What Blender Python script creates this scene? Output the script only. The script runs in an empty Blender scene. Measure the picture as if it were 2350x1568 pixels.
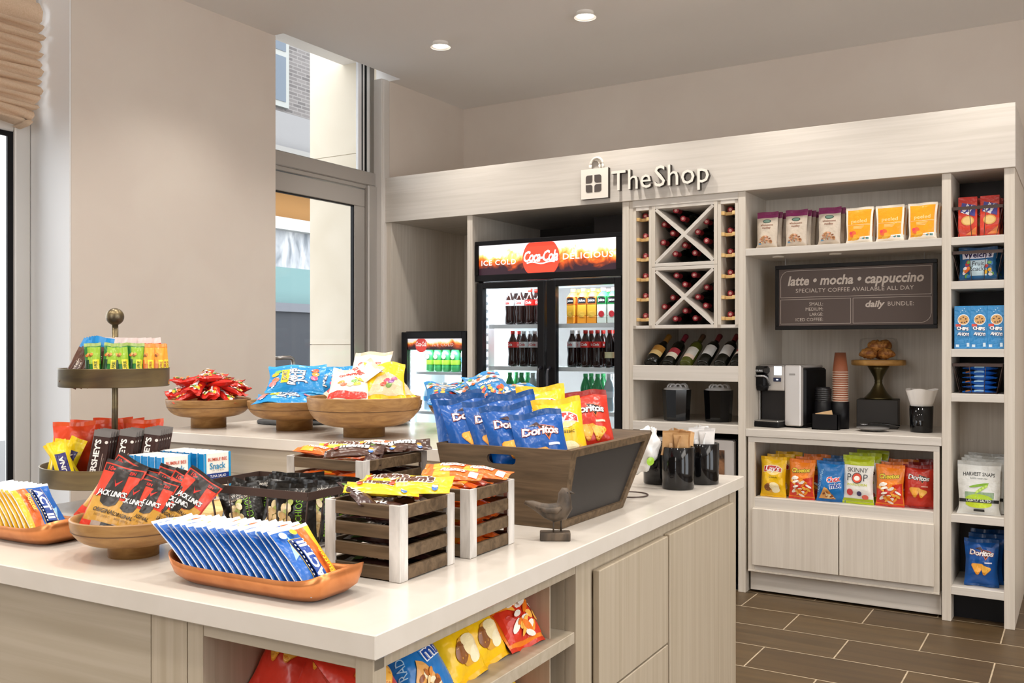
import bpy, math, random
from mathutils import Vector, Matrix, Euler
from mathutils.geometry import tessellate_polygon
random.seed(11)
RAD = math.radians
sc = bpy.context.scene
COL = sc.collection

# ---------------------------------------------------------------- camera, world, lights, exposure
cam = bpy.data.cameras.new('camera')
cam.lens = 32.94
cam.sensor_width = 36
cam.shift_y = 0.0053
cam.clip_start = 0.05
camo = bpy.data.objects.new('camera', cam)
COL.objects.link(camo)
camo.location = (0, 0, 1.37)
camo.rotation_euler = (RAD(90), 0, RAD(31.5))
sc.camera = camo

w = bpy.data.worlds.new('overcast_sky')
sc.world = w
w.use_nodes = True
w.node_tree.nodes['Background'].inputs[0].default_value = (0.92, 0.96, 1.0, 1)
w.node_tree.nodes['Background'].inputs[1].default_value = 3.3

sc.view_settings.view_transform = 'Standard'
sc.view_settings.look = 'None'
sc.view_settings.gamma = 1
sc.view_settings.use_curve_mapping = False
sc.view_settings.exposure = 0.28
sc.cycles.max_bounces = 8
sc.cycles.diffuse_bounces = 5
sc.cycles.transparent_max_bounces = 12
sc.cycles.sample_clamp_indirect = 4
sc.cycles.use_denoising = True
sc.cycles.caustics_reflective = False
sc.cycles.caustics_refractive = False

DOWN = []                                   # recessed ceiling spots, regular grid over the shop and the lobby
for iy, y in enumerate((4.676, 3.3, 1.95, 0.6, -0.9, -2.4)):
    for ix, x in enumerate((-3.38, -2.386, -1.39, -0.39, 0.75, 1.9)):
        if iy >= 4 and ix % 2: continue
        DOWN.append((x, y))
SPOT_W, SPOT_DEG = 40, 112


def spot(x, y, z=3.215, p=SPOT_W):
    l = bpy.data.lights.new('downlight_beam', 'SPOT')
    l.energy = p
    l.spot_size = RAD(SPOT_DEG)
    l.spot_blend = 0.75
    l.shadow_soft_size = 0.045
    l.color = (1.0, 0.94, 0.87)
    o = bpy.data.objects.new('downlight_beam', l)
    COL.objects.link(o)
    o.location = (x, y, z)
    return o


for x, y in DOWN: spot(x, y)


def area(loc, rot, sx, sy, p, col):
    l = bpy.data.lights.new('lamp', 'AREA')
    l.shape = 'RECTANGLE'
    l.size, l.size_y, l.energy, l.color = sx, sy, p, col
    o = bpy.data.objects.new('lamp', l)
    COL.objects.link(o)
    o.location, o.rotation_euler = loc, rot
    return o


# two added fill lamps without fixtures, behind the viewer and to the right
area((-1.6, -2.2, 3.1), (RAD(28), 0, 0), 2.2, 1.2, 40, (1, .94, .87))
area((1.9, 1.2, 3.1), (RAD(0), RAD(28), 0), 1.2, 2.2, 35, (1, .94, .87))

# ---------------------------------------------------------------- materials
MATS = {}


def lin(h):
    if isinstance(h, str):
        h = h.lstrip('#')
        c = [int(h[i:i + 2], 16) / 255 for i in (0, 2, 4)]
    else:
        c = [v / 255 for v in h]
    return tuple(v / 12.92 if v <= .04045 else ((v + .055) / 1.055) ** 2.4 for v in c) + (1,)


def mat(name, col, rough=.5, metal=0, spec=.5, emit=0, alpha_mix=None):
    if name in MATS: return MATS[name]
    m = bpy.data.materials.new(name)
    m.use_nodes = True
    nt = m.node_tree
    b = nt.nodes['Principled BSDF']
    c = lin(col)
    b.inputs['Base Color'].default_value = c
    b.inputs['Roughness'].default_value = rough
    b.inputs['Metallic'].default_value = metal
    b.inputs['Specular IOR Level'].default_value = spec
    if emit:
        b.inputs['Emission Color'].default_value = c
        b.inputs['Emission Strength'].default_value = emit
    m.diffuse_color = c
    MATS[name] = m
    return m


def film(col, rough=.28):                   # glossy printed packaging film of one ink
    key = 'film_' + (col if isinstance(col, str) else '%d_%d_%d' % tuple(col)).lstrip('#')
    if key in MATS: return MATS[key]
    m = mat(key, col, rough)
    nt = m.node_tree
    b = nt.nodes['Principled BSDF']
    n = nt.nodes.new('ShaderNodeTexNoise')
    n.inputs['Scale'].default_value = 30
    n.inputs['Detail'].default_value = 2
    bp = nt.nodes.new('ShaderNodeBump')
    bp.inputs['Strength'].default_value = .5
    bp.inputs['Distance'].default_value = .01
    tc = nt.nodes.new('ShaderNodeTexCoord')
    nt.links.new(tc.outputs['Object'], n.inputs['Vector'])
    nt.links.new(n.outputs['Fac'], bp.inputs['Height'])
    nt.links.new(bp.outputs['Normal'], b.inputs['Normal'])
    return m


def grain(name, c1, c2, scale, rough=.5, bump=0, lo=.35, hi=.65, metal=0, detail=4, dist=.6):
    if name in MATS: return MATS[name]
    m = mat(name, c1, rough, metal)
    nt = m.node_tree
    b = nt.nodes['Principled BSDF']
    tc = nt.nodes.new('ShaderNodeTexCoord')
    mp = nt.nodes.new('ShaderNodeMapping')
    mp.inputs['Scale'].default_value = scale
    n = nt.nodes.new('ShaderNodeTexNoise')
    n.inputs['Scale'].default_value = 1
    n.inputs['Detail'].default_value = detail
    n.inputs['Distortion'].default_value = dist
    r = nt.nodes.new('ShaderNodeValToRGB')
    r.color_ramp.elements[0].position = lo
    r.color_ramp.elements[1].position = hi
    r.color_ramp.elements[0].color = lin(c1)
    r.color_ramp.elements[1].color = lin(c2)
    L = nt.links.new
    L(tc.outputs['Object'], mp.inputs['Vector'])
    L(mp.outputs['Vector'], n.inputs['Vector'])
    L(n.outputs['Fac'], r.inputs['Fac'])
    L(r.outputs['Color'], b.inputs['Base Color'])
    if bump:
        bp = nt.nodes.new('ShaderNodeBump')
        bp.inputs['Strength'].default_value = bump
        bp.inputs['Distance'].default_value = .003
        L(n.outputs['Fac'], bp.inputs['Height'])
        L(bp.outputs['Normal'], b.inputs['Normal'])
    return m


def clear(name, col='#ffffff', gloss=.12, rough=.02, tint=.95, peak=1.0):   # thin clear pane / film
    if name in MATS: return MATS[name]
    m = bpy.data.materials.new(name)
    m.use_nodes = True
    nt = m.node_tree
    nt.nodes.clear()
    out = nt.nodes.new('ShaderNodeOutputMaterial')
    mx = nt.nodes.new('ShaderNodeMixShader')
    tr = nt.nodes.new('ShaderNodeBsdfTransparent')
    c = lin(col)
    tr.inputs[0].default_value = tuple(v * tint for v in c[:3]) + (1,)
    gl = nt.nodes.new('ShaderNodeBsdfGlossy')
    gl.inputs['Roughness'].default_value = rough
    lw = nt.nodes.new('ShaderNodeLayerWeight')
    lw.inputs['Blend'].default_value = gloss
    sc_ = nt.nodes.new('ShaderNodeMath')
    sc_.operation = 'MULTIPLY'
    sc_.inputs[1].default_value = peak
    nt.links.new(lw.outputs['Fresnel'], sc_.inputs[0])
    nt.links.new(sc_.outputs[0], mx.inputs[0])
    nt.links.new(tr.outputs[0], mx.inputs[1])
    nt.links.new(gl.outputs[0], mx.inputs[2])
    nt.links.new(mx.outputs[0], out.inputs[0])
    MATS[name] = m
    return m


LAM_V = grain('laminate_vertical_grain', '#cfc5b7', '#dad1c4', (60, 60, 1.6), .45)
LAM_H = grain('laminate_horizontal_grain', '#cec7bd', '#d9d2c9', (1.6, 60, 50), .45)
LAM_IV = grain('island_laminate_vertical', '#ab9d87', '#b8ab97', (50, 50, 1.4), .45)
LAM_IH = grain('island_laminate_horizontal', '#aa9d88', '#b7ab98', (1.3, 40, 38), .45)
QUARTZ = grain('white_quartz', '#d3cbc0', '#d8d0c6', (9, 9, 9), .2)
WALLP = grain('beige_wall_paint', '#dcd0c4', '#dfd4c8', (3, 3, 3), .75)
CEILP = mat('ceiling_paint', '#f1eeeb', .85)
TRIMP = mat('pale_trim_paint', '#d8d2cb', .5)
CREAM = mat('cream_trim_paint', '#e9dfc9', .5)
ALU = mat('painted_aluminium', '#b3aea8', .38, .25)
ALUL = mat('pale_aluminium', '#d6d3ce', .4, .2)
BLACK = mat('matt_black', '#0c0b0e', .45, 0, .22)
BLACKG = mat('gloss_black', '#0b0b0d', .08)
DARK = mat('dark_brown_panel', '#2e2623', .6)
STEEL = mat('brushed_steel', '#c6c4c2', .3, .85)
SILVER = mat('silver_plastic', '#cfcac6', .35, .35)
COPPER = grain('hammered_copper', '#c87a45', '#db9058', (14, 14, 14), .32, .15, metal=.75)
BRONZE = grain('aged_bronze', '#6a5f4c', '#857656', (5, 5, 30), .38, metal=.85)
BOWLW = grain('turned_mango_wood', '#8f6638', '#b08650', (9, 9, 40), .42, dist=1.6)
BOWLD = grain('dark_turned_wood', '#7c5829', '#96703c', (9, 9, 40), .45, dist=1.6)
CRATEW = grain('walnut_stained_wood', '#46351f', '#67523a', (5, 60, 60), .55, .1)
POSTW = grain('whitewashed_wood', '#8f8983', '#d9d4ce', (18, 18, 5), .7, .1, .3, .6)
PINE = grain('light_pine', '#d8b06e', '#e9c98c', (4, 50, 50), .5)
WIREB = mat('brown_wire', '#45332c', .5, .1)
WHITE = mat('white_plastic', '#f2f2f2', .35)
GLASS = clear('clear_glass')
DOME = clear('dome_glass', '#ffffff', .1, .05, .985, .35)
GLASSD = clear('cooler_door_glass', '#f4f8fa', .10)
PLASTIC = clear('clear_plastic_film', '#ffffff', .35, .15, .97)

# ---------------------------------------------------------------- mesh builder


class MB:
    def __init__(s):
        s.v, s.f, s.m, s.sm, s.mats = [], [], [], [], []

    def slot(s, m):
        if m not in s.mats: s.mats.append(m)
        return s.mats.index(m)

    def add(s, vs, fs, m, T=None, smooth=False):
        o = len(s.v)
        if T is not None: vs = [T @ Vector(p) for p in vs]
        s.v += [tuple(p) for p in vs]
        k = s.slot(m)
        for f in fs:
            s.f.append(tuple(i + o for i in f))
            s.m.append(k)
            s.sm.append(smooth)
        return s

    def box(s, x0, x1, y0, y1, z0, z1, m, b=0.0, T=None):
        x0, x1 = min(x0, x1), max(x0, x1)
        y0, y1 = min(y0, y1), max(y0, y1)
        z0, z1 = min(z0, z1), max(z0, z1)
        b = min(b, (x1 - x0) * .45, (y1 - y0) * .45, (z1 - z0) * .45)
        if b <= 0:
            vs = [(x, y, z) for z in (z0, z1) for y in (y0, y1) for x in (x0, x1)]
            fs = [(0, 2, 3, 1), (4, 5, 7, 6), (0, 1, 5, 4), (2, 6, 7, 3), (0, 4, 6, 2), (1, 3, 7, 5)]
            return s.add(vs, fs, m, T)
        X, Y, Z = (x0, x1), (y0, y1), (z0, z1)
        vs, ix = [], {}
        for k in (0, 1):
            for j in (0, 1):
                for i in (0, 1):
                    ox, oy, oz = b * (1 - 2 * i), b * (1 - 2 * j), b * (1 - 2 * k)
                    for ax, p in enumerate(((X[i], Y[j] + oy, Z[k] + oz), (X[i] + ox, Y[j], Z[k] + oz), (X[i] + ox, Y[j] + oy, Z[k]))):
                        ix[(i, j, k, ax)] = len(vs)
                        vs.append(p)
        fs = []
        for i in (0, 1):
            q = [ix[(i, j, k, 0)] for j, k in ((0, 0), (0, 1), (1, 1), (1, 0))]
            fs.append(q if i == 0 else q[::-1])
            q = [ix[(j, i, k, 1)] for j, k in ((0, 0), (1, 0), (1, 1), (0, 1))]
            fs.append(q if i == 0 else q[::-1])
            q = [ix[(j, k, i, 2)] for j, k in ((0, 0), (0, 1), (1, 1), (1, 0))]
            fs.append(q if i == 0 else q[::-1])
        for p in (0, 1):
            for q in (0, 1):
                e = [ix[(p, q, 0, 0)], ix[(p, q, 0, 1)], ix[(p, q, 1, 1)], ix[(p, q, 1, 0)]]
                fs.append(e if (p + q) % 2 else e[::-1])
                e = [ix[(p, 0, q, 0)], ix[(p, 1, q, 0)], ix[(p, 1, q, 2)], ix[(p, 0, q, 2)]]
                fs.append(e if (p + q) % 2 else e[::-1])
                e = [ix[(0, p, q, 1)], ix[(0, p, q, 2)], ix[(1, p, q, 2)], ix[(1, p, q, 1)]]
                fs.append(e if (p + q) % 2 else e[::-1])
        for (i, j, k, ax), n in list(ix.items()):
            if ax == 0:
                t = (n, ix[(i, j, k, 1)], ix[(i, j, k, 2)])
                fs.append(t if (i + j + k) % 2 else t[::-1])
        return s.add(vs, fs, m, T)

    def lathe(s, prof, m, seg=32, T=None, smooth=True, mats=None):
        vs, n = [], len(prof)
        for k in range(seg):
            a = 2 * math.pi * k / seg
            c, q = math.cos(a), math.sin(a)
            vs += [(r * c, r * q, z) for r, z in prof]
        for i in range(n - 1):
            fs = []
            for k in range(seg):
                a, b = k * n + i, ((k + 1) % seg) * n + i
                if prof[i][0] < 1e-6: fs.append((a, b + 1, a + 1))
                elif prof[i + 1][0] < 1e-6: fs.append((a, b, a + 1))
                else: fs.append((a, b, b + 1, a + 1))
            s.add(vs if i == 0 else [], [], m, T)
            if i == 0: base = len(s.v) - len(vs)
            k0 = s.slot(mats[i] if mats else m)
            for f in fs:
                s.f.append(tuple(j + base for j in f))
                s.m.append(k0)
                s.sm.append(smooth)
        return s

    def tube(s, pts, r, m, seg=8, T=None, smooth=True, closed=False):
        pts = [Vector(p) for p in pts]
        n = len(pts)
        vs = []
        up = None
        for i, p in enumerate(pts):
            a = pts[(i - 1) % n] if (i or closed) else p
            b = pts[(i + 1) % n] if (i < n - 1 or closed) else p
            d = (b - a).normalized()
            if up is None:
                up = Vector((0, 0, 1)) if abs(d.z) < .9 else Vector((1, 0, 0))
            x = d.cross(up).normalized()
            up = x.cross(d).normalized()
            rr = r[i] if isinstance(r, (list, tuple)) else r
            vs += [p + (x * math.cos(t) + up * math.sin(t)) * rr for t in [2 * math.pi * k / seg for k in range(seg)]]
        fs = []
        for i in range(n if closed else n - 1):
            for k in range(seg):
                a, b = i * seg, ((i + 1) % n) * seg
                fs.append((a + k, a + (k + 1) % seg, b + (k + 1) % seg, b + k))
        if not closed:
            fs.append(tuple(range(seg))[::-1])
            fs.append(tuple((n - 1) * seg + k for k in range(seg)))
        return s.add(vs, fs, m, T, smooth)

    def prism(s, poly, d0, d1, m, T=None, side=None):      # polygon in local x/z, extruded along y from d0 (front) to d1
        n = len(poly)
        vs = [(x, d0, z) for x, z in poly] + [(x, d1, z) for x, z in poly]
        tri = tessellate_polygon([[Vector((x, z, 0)) for x, z in poly]])
        ar = sum(poly[i][0] * poly[(i + 1) % n][1] - poly[(i + 1) % n][0] * poly[i][1] for i in range(n))
        fr, bk = [], []
        for t in tri:
            a = (poly[t[1]][0] - poly[t[0]][0]) * (poly[t[2]][1] - poly[t[0]][1]) - (poly[t[2]][0] - poly[t[0]][0]) * (poly[t[1]][1] - poly[t[0]][1])
            t = tuple(t) if a > 0 else tuple(t)[::-1]
            fr.append(t)
            bk.append(tuple(i + n for i in t[::-1]))
        sd = []
        for i in range(n):
            j = (i + 1) % n
            q = (i, i + n, j + n, j)
            sd.append(q if ar > 0 else q[::-1])
        o = len(s.v)
        s.add(vs, fr + bk, m, T)
        k = s.slot(side or m)
        for f in sd:
            s.f.append(tuple(i + o for i in f))
            s.m.append(k)
            s.sm.append(False)
        return s

    def grid(s, fn, nu, nv, m, T=None, smooth=True, flip=False, pick=None):
        vs = [fn(i / nu, j / nv) for j in range(nv + 1) for i in range(nu + 1)]
        fs = []
        for j in range(nv):
            for i in range(nu):
                a = j * (nu + 1) + i
                q = (a, a + 1, a + nu + 2, a + nu + 1)
                fs.append(q[::-1] if flip else q)
        o = len(s.v)
        s.add(vs, fs, m, T, smooth)
        if pick:
            for n_, f in enumerate(fs):
                j, i = divmod(n_, nu)
                mm = pick((i + .5) / nu, (j + .5) / nv)
                if mm: s.m[len(s.m) - len(fs) + n_] = s.slot(mm)
        return s

    def build(s, name, parent=None, loc=None, rot=None):
        me = bpy.data.meshes.new(name)
        me.from_pydata(s.v, [], s.f)
        for m in s.mats: me.materials.append(m)
        me.polygons.foreach_set('material_index', s.m)
        me.polygons.foreach_set('use_smooth', s.sm)
        me.update()
        o = bpy.data.objects.new(name, me)
        COL.objects.link(o)
        if parent is not None: o.parent = parent
        if loc is not None: o.location = loc
        if rot is not None: o.rotation_euler = rot
        return o


def tag(o, label, cat, group=None):
    o['label'] = label
    o['category'] = cat
    if group: o['group'] = group
    return o


def thing(name, label, cat, loc=(0, 0, 0), rot=(0, 0, 0), group=None):
    o = bpy.data.objects.new(name, None)
    o.empty_display_size = .05
    COL.objects.link(o)
    o.location, o.rotation_euler = loc, rot
    return tag(o, label, cat, group)


def structure(o, label=None):
    o['kind'] = 'structure'
    if label: o['label'] = label
    return o


def copy_tree(o, parent=None):
    c = o.copy()
    COL.objects.link(c)
    if parent is not None:
        mpi = o.matrix_parent_inverse.copy()
        c.parent = parent
        c.matrix_parent_inverse = mpi
    for ch in list(o.children): copy_tree(ch, c)
    return c


PROTO = {}


def put(key, make, M, label, cat, group=None, scale=None):
    """first call builds the thing, later calls copy it with its parts"""
    if key not in PROTO:
        o = PROTO[key] = make()
    else:
        o = copy_tree(PROTO[key])
    if not isinstance(M, Matrix): M = Matrix.Translation(M)
    if scale: M = M @ Matrix.Diagonal((scale, scale, scale, 1))
    o.matrix_world = M
    l, r, q = M.decompose()
    o.location, o.rotation_euler, o.scale = l, r.to_euler(), q
    for k in ('group',):
        if k in o: del o[k]
    return tag(o, label, cat, group)


def Tr(x, y, z): return Matrix.Translation((x, y, z))
def Rx(d): return Matrix.Rotation(RAD(d), 4, 'X')
def Ry(d): return Matrix.Rotation(RAD(d), 4, 'Y')
def Rz(d): return Matrix.Rotation(RAD(d), 4, 'Z')


PHI = 2.0                                   # the island stands two degrees askew to the walls
ISL = Tr(-.957, 1.149, 0) @ Rz(PHI)
def I(a, b, z): return ISL @ Tr(-a, b, z)   # a: leftwards from its near corner, b: backwards


ORD = ['first', 'second', 'third', 'fourth', 'fifth', 'sixth', 'seventh', 'eighth', 'ninth', 'tenth', 'eleventh', 'twelfth', 'thirteenth',
       'fourteenth', 'fifteenth', 'sixteenth', 'seventeenth', 'eighteenth', 'nineteenth', 'twentieth']

# ---------------------------------------------------------------- lettering
TXT = {}


def text2d(st, size=1.0, bold=0.0, shear=0.0, space=1.0):
    k = (st, bold, shear, space)
    if k not in TXT:
        cu = bpy.data.curves.new('lettering', 'FONT')
        cu.body = st
        cu.size = 1
        cu.offset = bold
        cu.shear = shear
        cu.space_character = space
        cu.resolution_u = 2
        cu.align_x = 'CENTER'
        ob = bpy.data.objects.new('lettering', cu)
        COL.objects.link(ob)
        dg = bpy.context.evaluated_depsgraph_get()
        me = bpy.data.meshes.new_from_object(ob.evaluated_get(dg))
        V = [(v.co.x, v.co.y) for v in me.vertices]
        F = [tuple(p.vertices) for p in me.polygons]
        bpy.data.objects.remove(ob)
        bpy.data.curves.remove(cu)
        bpy.data.meshes.remove(me)
        xs = [p[0] for p in V] or [0]
        TXT[k] = (V, F, max(xs) - min(xs), (max(xs) + min(xs)) / 2)
    V, F, wd, cx = TXT[k]
    return [((x - cx) * size, y * size) for x, y in V], F, wd * size


def split_tri(t, L, out, depth=0):
    a, b, c = t
    e = [((a[0] - b[0]) ** 2 + (a[1] - b[1]) ** 2, 0), ((b[0] - c[0]) ** 2 + (b[1] - c[1]) ** 2, 1), ((c[0] - a[0]) ** 2 + (c[1] - a[1]) ** 2, 2)]
    m, k = max(e)
    if m <= L * L or depth > 9:
        out.append(t)
        return
    if k == 1: a, b, c = b, c, a
    elif k == 2: a, b, c = c, a, b
    q = ((a[0] + b[0]) / 2, (a[1] + b[1]) / 2)
    split_tri((a, q, c), L, out, depth + 1)
    split_tri((q, b, c), L, out, depth + 1)


class Print:
    """ink printed on a surface: fn(x, z, off) gives the point on the front of a bag or box"""

    def __init__(s, B, fn, L=.02, off=.0007):
        s.B, s.fn, s.L, s.off = B, fn, L, off
        s.n = 0

    def tris(s, tris, m):
        s.n += 1
        off = s.off + .00022 * s.n
        vs, fs = [], []
        for t in tris:
            ar = (t[1][0] - t[0][0]) * (t[2][1] - t[0][1]) - (t[2][0] - t[0][0]) * (t[1][1] - t[0][1])
            if ar < 0: t = t[::-1]
            fs.append((len(vs), len(vs) + 1, len(vs) + 2))
            vs += [s.fn(x, z, off) for x, z in t]
        s.B.add(vs, fs, m, None, False)

    def poly(s, pts, col):
        tri = tessellate_polygon([[Vector((x, z, 0)) for x, z in pts]])
        out = []
        for t in tri: split_tri(tuple(pts[i] for i in t), s.L, out)
        s.tris(out, film(col))

    def rect(s, x0, x1, z0, z1, col): s.poly([(x0, z0), (x1, z0), (x1, z1), (x0, z1)], col)

    def ell(s, cx, cz, rx, rz, col, rot=0, n=18):
        c, q = math.cos(RAD(rot)), math.sin(RAD(rot))
        P = [(rx * math.cos(2 * math.pi * k / n), rz * math.sin(2 * math.pi * k / n)) for k in range(n)]
        s.poly([(cx + x * c - y * q, cz + x * q + y * c) for x, y in P], col)

    def text(s, st, x, z, size, col, bold=0, shear=0, rot=0, space=1.0, width=None, outline=None, ow=.05, arc=0):
        for cc, bb in (((outline, bold + ow),) if outline else ()) + ((col, bold),):
            V, F, wd = text2d(st, size, bb, shear, space)
            if width:
                k = width / max(text2d(st, size, bold, shear, space)[2], 1e-6)
                V = [(a * k, b) for a, b in V]
            if arc: V = [(a, b - arc * a * a) for a, b in V]
            c, q = math.cos(RAD(rot)), math.sin(RAD(rot))
            V = [(x + a * c - b * q, z + a * q + b * c) for a, b in V]
            out = []
            for f in F:
                for i in range(1, len(f) - 1): split_tri((V[f[0]], V[f[i]], V[f[i + 1]]), s.L, out)
            s.tris(out, film(cc))


# ---------------------------------------------------------------- bags
def bag_surface(W, H, D, sb, st, wr, ph, flat):
    rnd = random.Random(ph)
    p = [rnd.uniform(0, 6.28) for _ in range(10)]
    kx = [rnd.uniform(-1, 1) for _ in range(4)]

    def env(t):
        q = (t - sb) / (1 - st - sb)
        if q <= 0 or q >= 1: return 0.0
        if flat: return min(1, q / .12) ** .7 * min(1, (1 - q) / .75) ** .75
        return min(1, q / .28) ** .65 * min(1, (1 - q) / .42) ** .75

    def half(s, t, sgn):
        e = env(t)
        h = D / 2 * e * max(0, 1 - abs(s) ** 2.6) ** .7
        edge = 1 - abs(2 * t - 1) ** 2 * .2
        n = (math.sin(5 * s + 9 * t + p[0]) * .5 + math.sin((11 + 4 * kx[0]) * s - 7 * t + p[1]) * .35 + math.sin(17 * t + 6 * s * kx[1] + p[2]) * .3
             + math.sin(15 * s + 3 * t + p[3]) * .5 * (1 - e))
        return h + wr * D * .055 * n * edge * (0.35 + .65 * e) * (1 - abs(s) ** 4)

    def wd(s, t):
        e = env(t)
        return s * W / 2 * (1 - .085 * e + .012 * math.sin(9 * t + p[4] + s))

    def wave(s, t):
        return (1 - env(t)) * D * .09 * wr * math.sin(4.5 * s + p[5] + (3 if t > .5 else 0))

    def zed(s, t):
        return t * H + (W * .012 * wr * math.sin(3 * s + p[6]) if t > .5 else 0) * t

    def front(s, t, off=0):
        return (wd(s, t), -half(s, t, 1) + wave(s, t) - off, zed(s, t))

    def back(s, t):
        return (wd(s, t), half(s, t, -1) * .9 + wave(s, t) + .0006, zed(s, t))
    return front, back


def make_bag(name, W, H, D, col, design=None, sealcol=None, botcol=None, sb=.045, st=.075, wr=1.0, ph=1, flat=False, backcol=None, nu=14, nv=18):
    front, back = bag_surface(W, H, D, sb, st, wr, ph, flat)
    B = MB()
    fc = film(col)

    def rng(fn, t0, t1): return lambda u, v: fn(u * 2 - 1, t0 + (t1 - t0) * v)
    B.grid(rng(front, sb, 1 - st), nu, nv, fc)
    B.grid(rng(back, sb, 1 - st), nu, nv, film(backcol or col), flip=True)
    P = Print(B, lambda x, z, off: front(max(-1, min(1, 2 * x / W)), z / H, off), L=max(W, .05) / 13)
    if design: design(P, W, H)
    root = B.build(name)
    for nm, t0, t1, c in (('top_seal', 1 - st, 1, sealcol or col), ('bottom_seal', 0, sb, botcol or sealcol or col)):
        S = MB()
        S.grid(rng(front, t0, t1), nu, 3, film(c))
        S.grid(rng(back, t0, t1), nu, 3, film(c), flip=True)
        S.build(nm, root)
    return root


def make_box(name, W, H, T, col, design=None, sidecol=None, topcol=None, b=.0012):
    """carton standing on z=0, front at y=0"""
    B = MB()
    B.box(-W / 2, W / 2, 0, T, 0, H, film(col), b)
    P = Print(B, lambda x, z, off: (x, -off, z), L=9)
    if design: design(P, W, H)
    root = B.build(name)
    if sidecol or topcol:
        if sidecol:
            for x in (-W / 2 - .0003, W / 2 + .0003):
                MB().box(x - .0003, x + .0003, .001, T - .001, .001, H - .001, film(sidecol)).build('side_gusset', root)
        if topcol:
            S = MB().box(-W / 2 + .001, W / 2 - .001, .001, T - .001, H - .0002, H + .0005, film(topcol))
            S.build('lid_flap', root)
    return root

# ---------------------------------------------------------------- package artwork (x across, z up, in metres on the front)
def tri_chip(P, cx, cz, r, col, rot=0, sh='#d9861c'):
    for c, k, dz in ((sh, 1.08, -.04), (col, 1, 0)):
        pts = []
        for a in (210, 330, 90):
            for d in (-14, 0, 14):
                t = RAD(a + rot + d * .9)
                pts.append((cx + r * k * math.cos(t) * (1 if d == 0 else .93), cz + r * (dz + k * math.sin(t) * (1 if d == 0 else .93))))
        P.poly(pts, c)


def d_tortilla(red):
    def f(P, W, H):
        zt = H * .69
        P.poly([(-W * .04, zt + H * .11), (W * .3, zt + H * .05), (W * .13, zt - H * .13)], '#d8622a')
        P.poly([(-W * .01, zt + H * .10), (W * .27, zt + H * .045), (W * .13, zt - H * .10)], '#1c1420')
        if not red: P.poly([(-W * .2, zt + H * .12), (-W * .02, zt + H * .15), (W * .05, zt + H * .07)], '#3a2028')
        P.text('Doritos', 0, zt - H * .03, W * .225, '#f7f4f0', .03, .12, -4, .93, W * .72, '#26161a' if red else '#7a2418', .045)
        P.rect(W * .1, W * .33, zt - H * .19, zt - H * .165, '#e8e4f0' if not red else '#f0c8b0')
        tri_chip(P, -W * .12, H * .4, W * .2, '#f0a83a', 180)
        tri_chip(P, W * .13, H * .37, W * .17, '#f5b84c', 165)
    return f


def d_lays(P, W, H):
    z = H * .70
    P.ell(W * .04, z - H * .02, W * .3, H * .13, '#f6d78a')
    P.poly([(-W * .36, z + H * .055), (-W * .1, z + H * .1), (W * .22, z + H * .085), (W * .37, z + H * .02), (W * .37, z - H * .085), (W * .1, z - H * .05), (-W * .18, z - H * .06), (-W * .36, z - H * .1)], '#fbf3da')
    P.poly([(-W * .34, z + H * .045), (-W * .1, z + H * .088), (W * .21, z + H * .073), (W * .35, z + H * .01), (W * .35, z - H * .073), (W * .1, z - H * .038), (-W * .18, z - H * .048), (-W * .34, z - H * .085)], '#c5251d')
    P.text("Lay's", 0, z - H * .045, W * .27, '#ffffff', .02, .18, 0, .95, W * .56)
    P.text('Classic', W * .05, H * .475, W * .13, '#4a3a16', 0, .1)
    P.ell(W * .02, H * .24, W * .32, H * .13, '#e0a63c')
    P.ell(-W * .16, H * .24, W * .17, H * .095, '#8a5226', 20)
    P.ell(W * .1, H * .27, W * .2, H * .1, '#f3e2b0', -18)
    P.ell(W * .16, H * .18, W * .15, H * .07, '#f8ecc6', 12)


def d_cheetos(P, W, H):
    P.poly([(-W * .47, H * .5), (W * .47, H * .62), (W * .47, H * .08), (-W * .47, H * .08)], '#d8341c')
    P.poly([(-W * .47, H * .5), (W * .47, H * .62), (W * .47, H * .57), (-W * .47, H * .43)], '#f08a1c')
    P.text('Cheetos', 0, H * .68, W * .22, '#f6dc3a', .03, .1, 5, .95, W * .72, '#15120e', .05)
    rnd = random.Random(5)
    for k in range(30):
        x, z = rnd.uniform(-.36, .36) * W, rnd.uniform(.1, .54) * H
        P.ell(x, z, W * rnd.uniform(.08, .15), W * rnd.uniform(.035, .06), rnd.choice(['#f59a2a', '#ee7a1c', '#f6eee2', '#fbb84a', '#c92b1a', '#f6eee2']), rnd.uniform(-50, 50), 10)


def d_chex(P, W, H):
    P.text('TRADITIONAL', -W * .33, H * .5, W * .14, '#a8d4ee', 0, 0, 78, 1, H * .62)
    P.poly([(-W * .1, H * .5), (W * .34, H * .64), (W * .46, H * .50), (W * .42, H * .34), (-W * .02, H * .32)], '#2a7cc8')
    P.text('Chex', W * .14, H * .5, W * .27, '#d8262c', .03, .05, 10, .95, W * .5, '#ffffff', .05)
    P.text('mix', W * .2, H * .35, W * .27, '#1f4fa8', .03, .05, 10, .95, W * .4, '#ffffff', .05)
    P.poly([(-W * .42, H * .07), (-W * .22, H * .36), (-W * .1, H * .33), (W * .2, H * .07)], '#e0a458')
    rnd = random.Random(3)
    for k in range(14):
        x = rnd.uniform(-.36, .12)
        z = rnd.uniform(.09, .31 - abs(x + .16) * .6)
        P.ell(x * W, z * H, W * .06, W * .035, rnd.choice(['#b5682c', '#f0d29a', '#d88a3a', '#8a4a20', '#f7e6c0']), rnd.uniform(-60, 60), 8)


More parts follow.
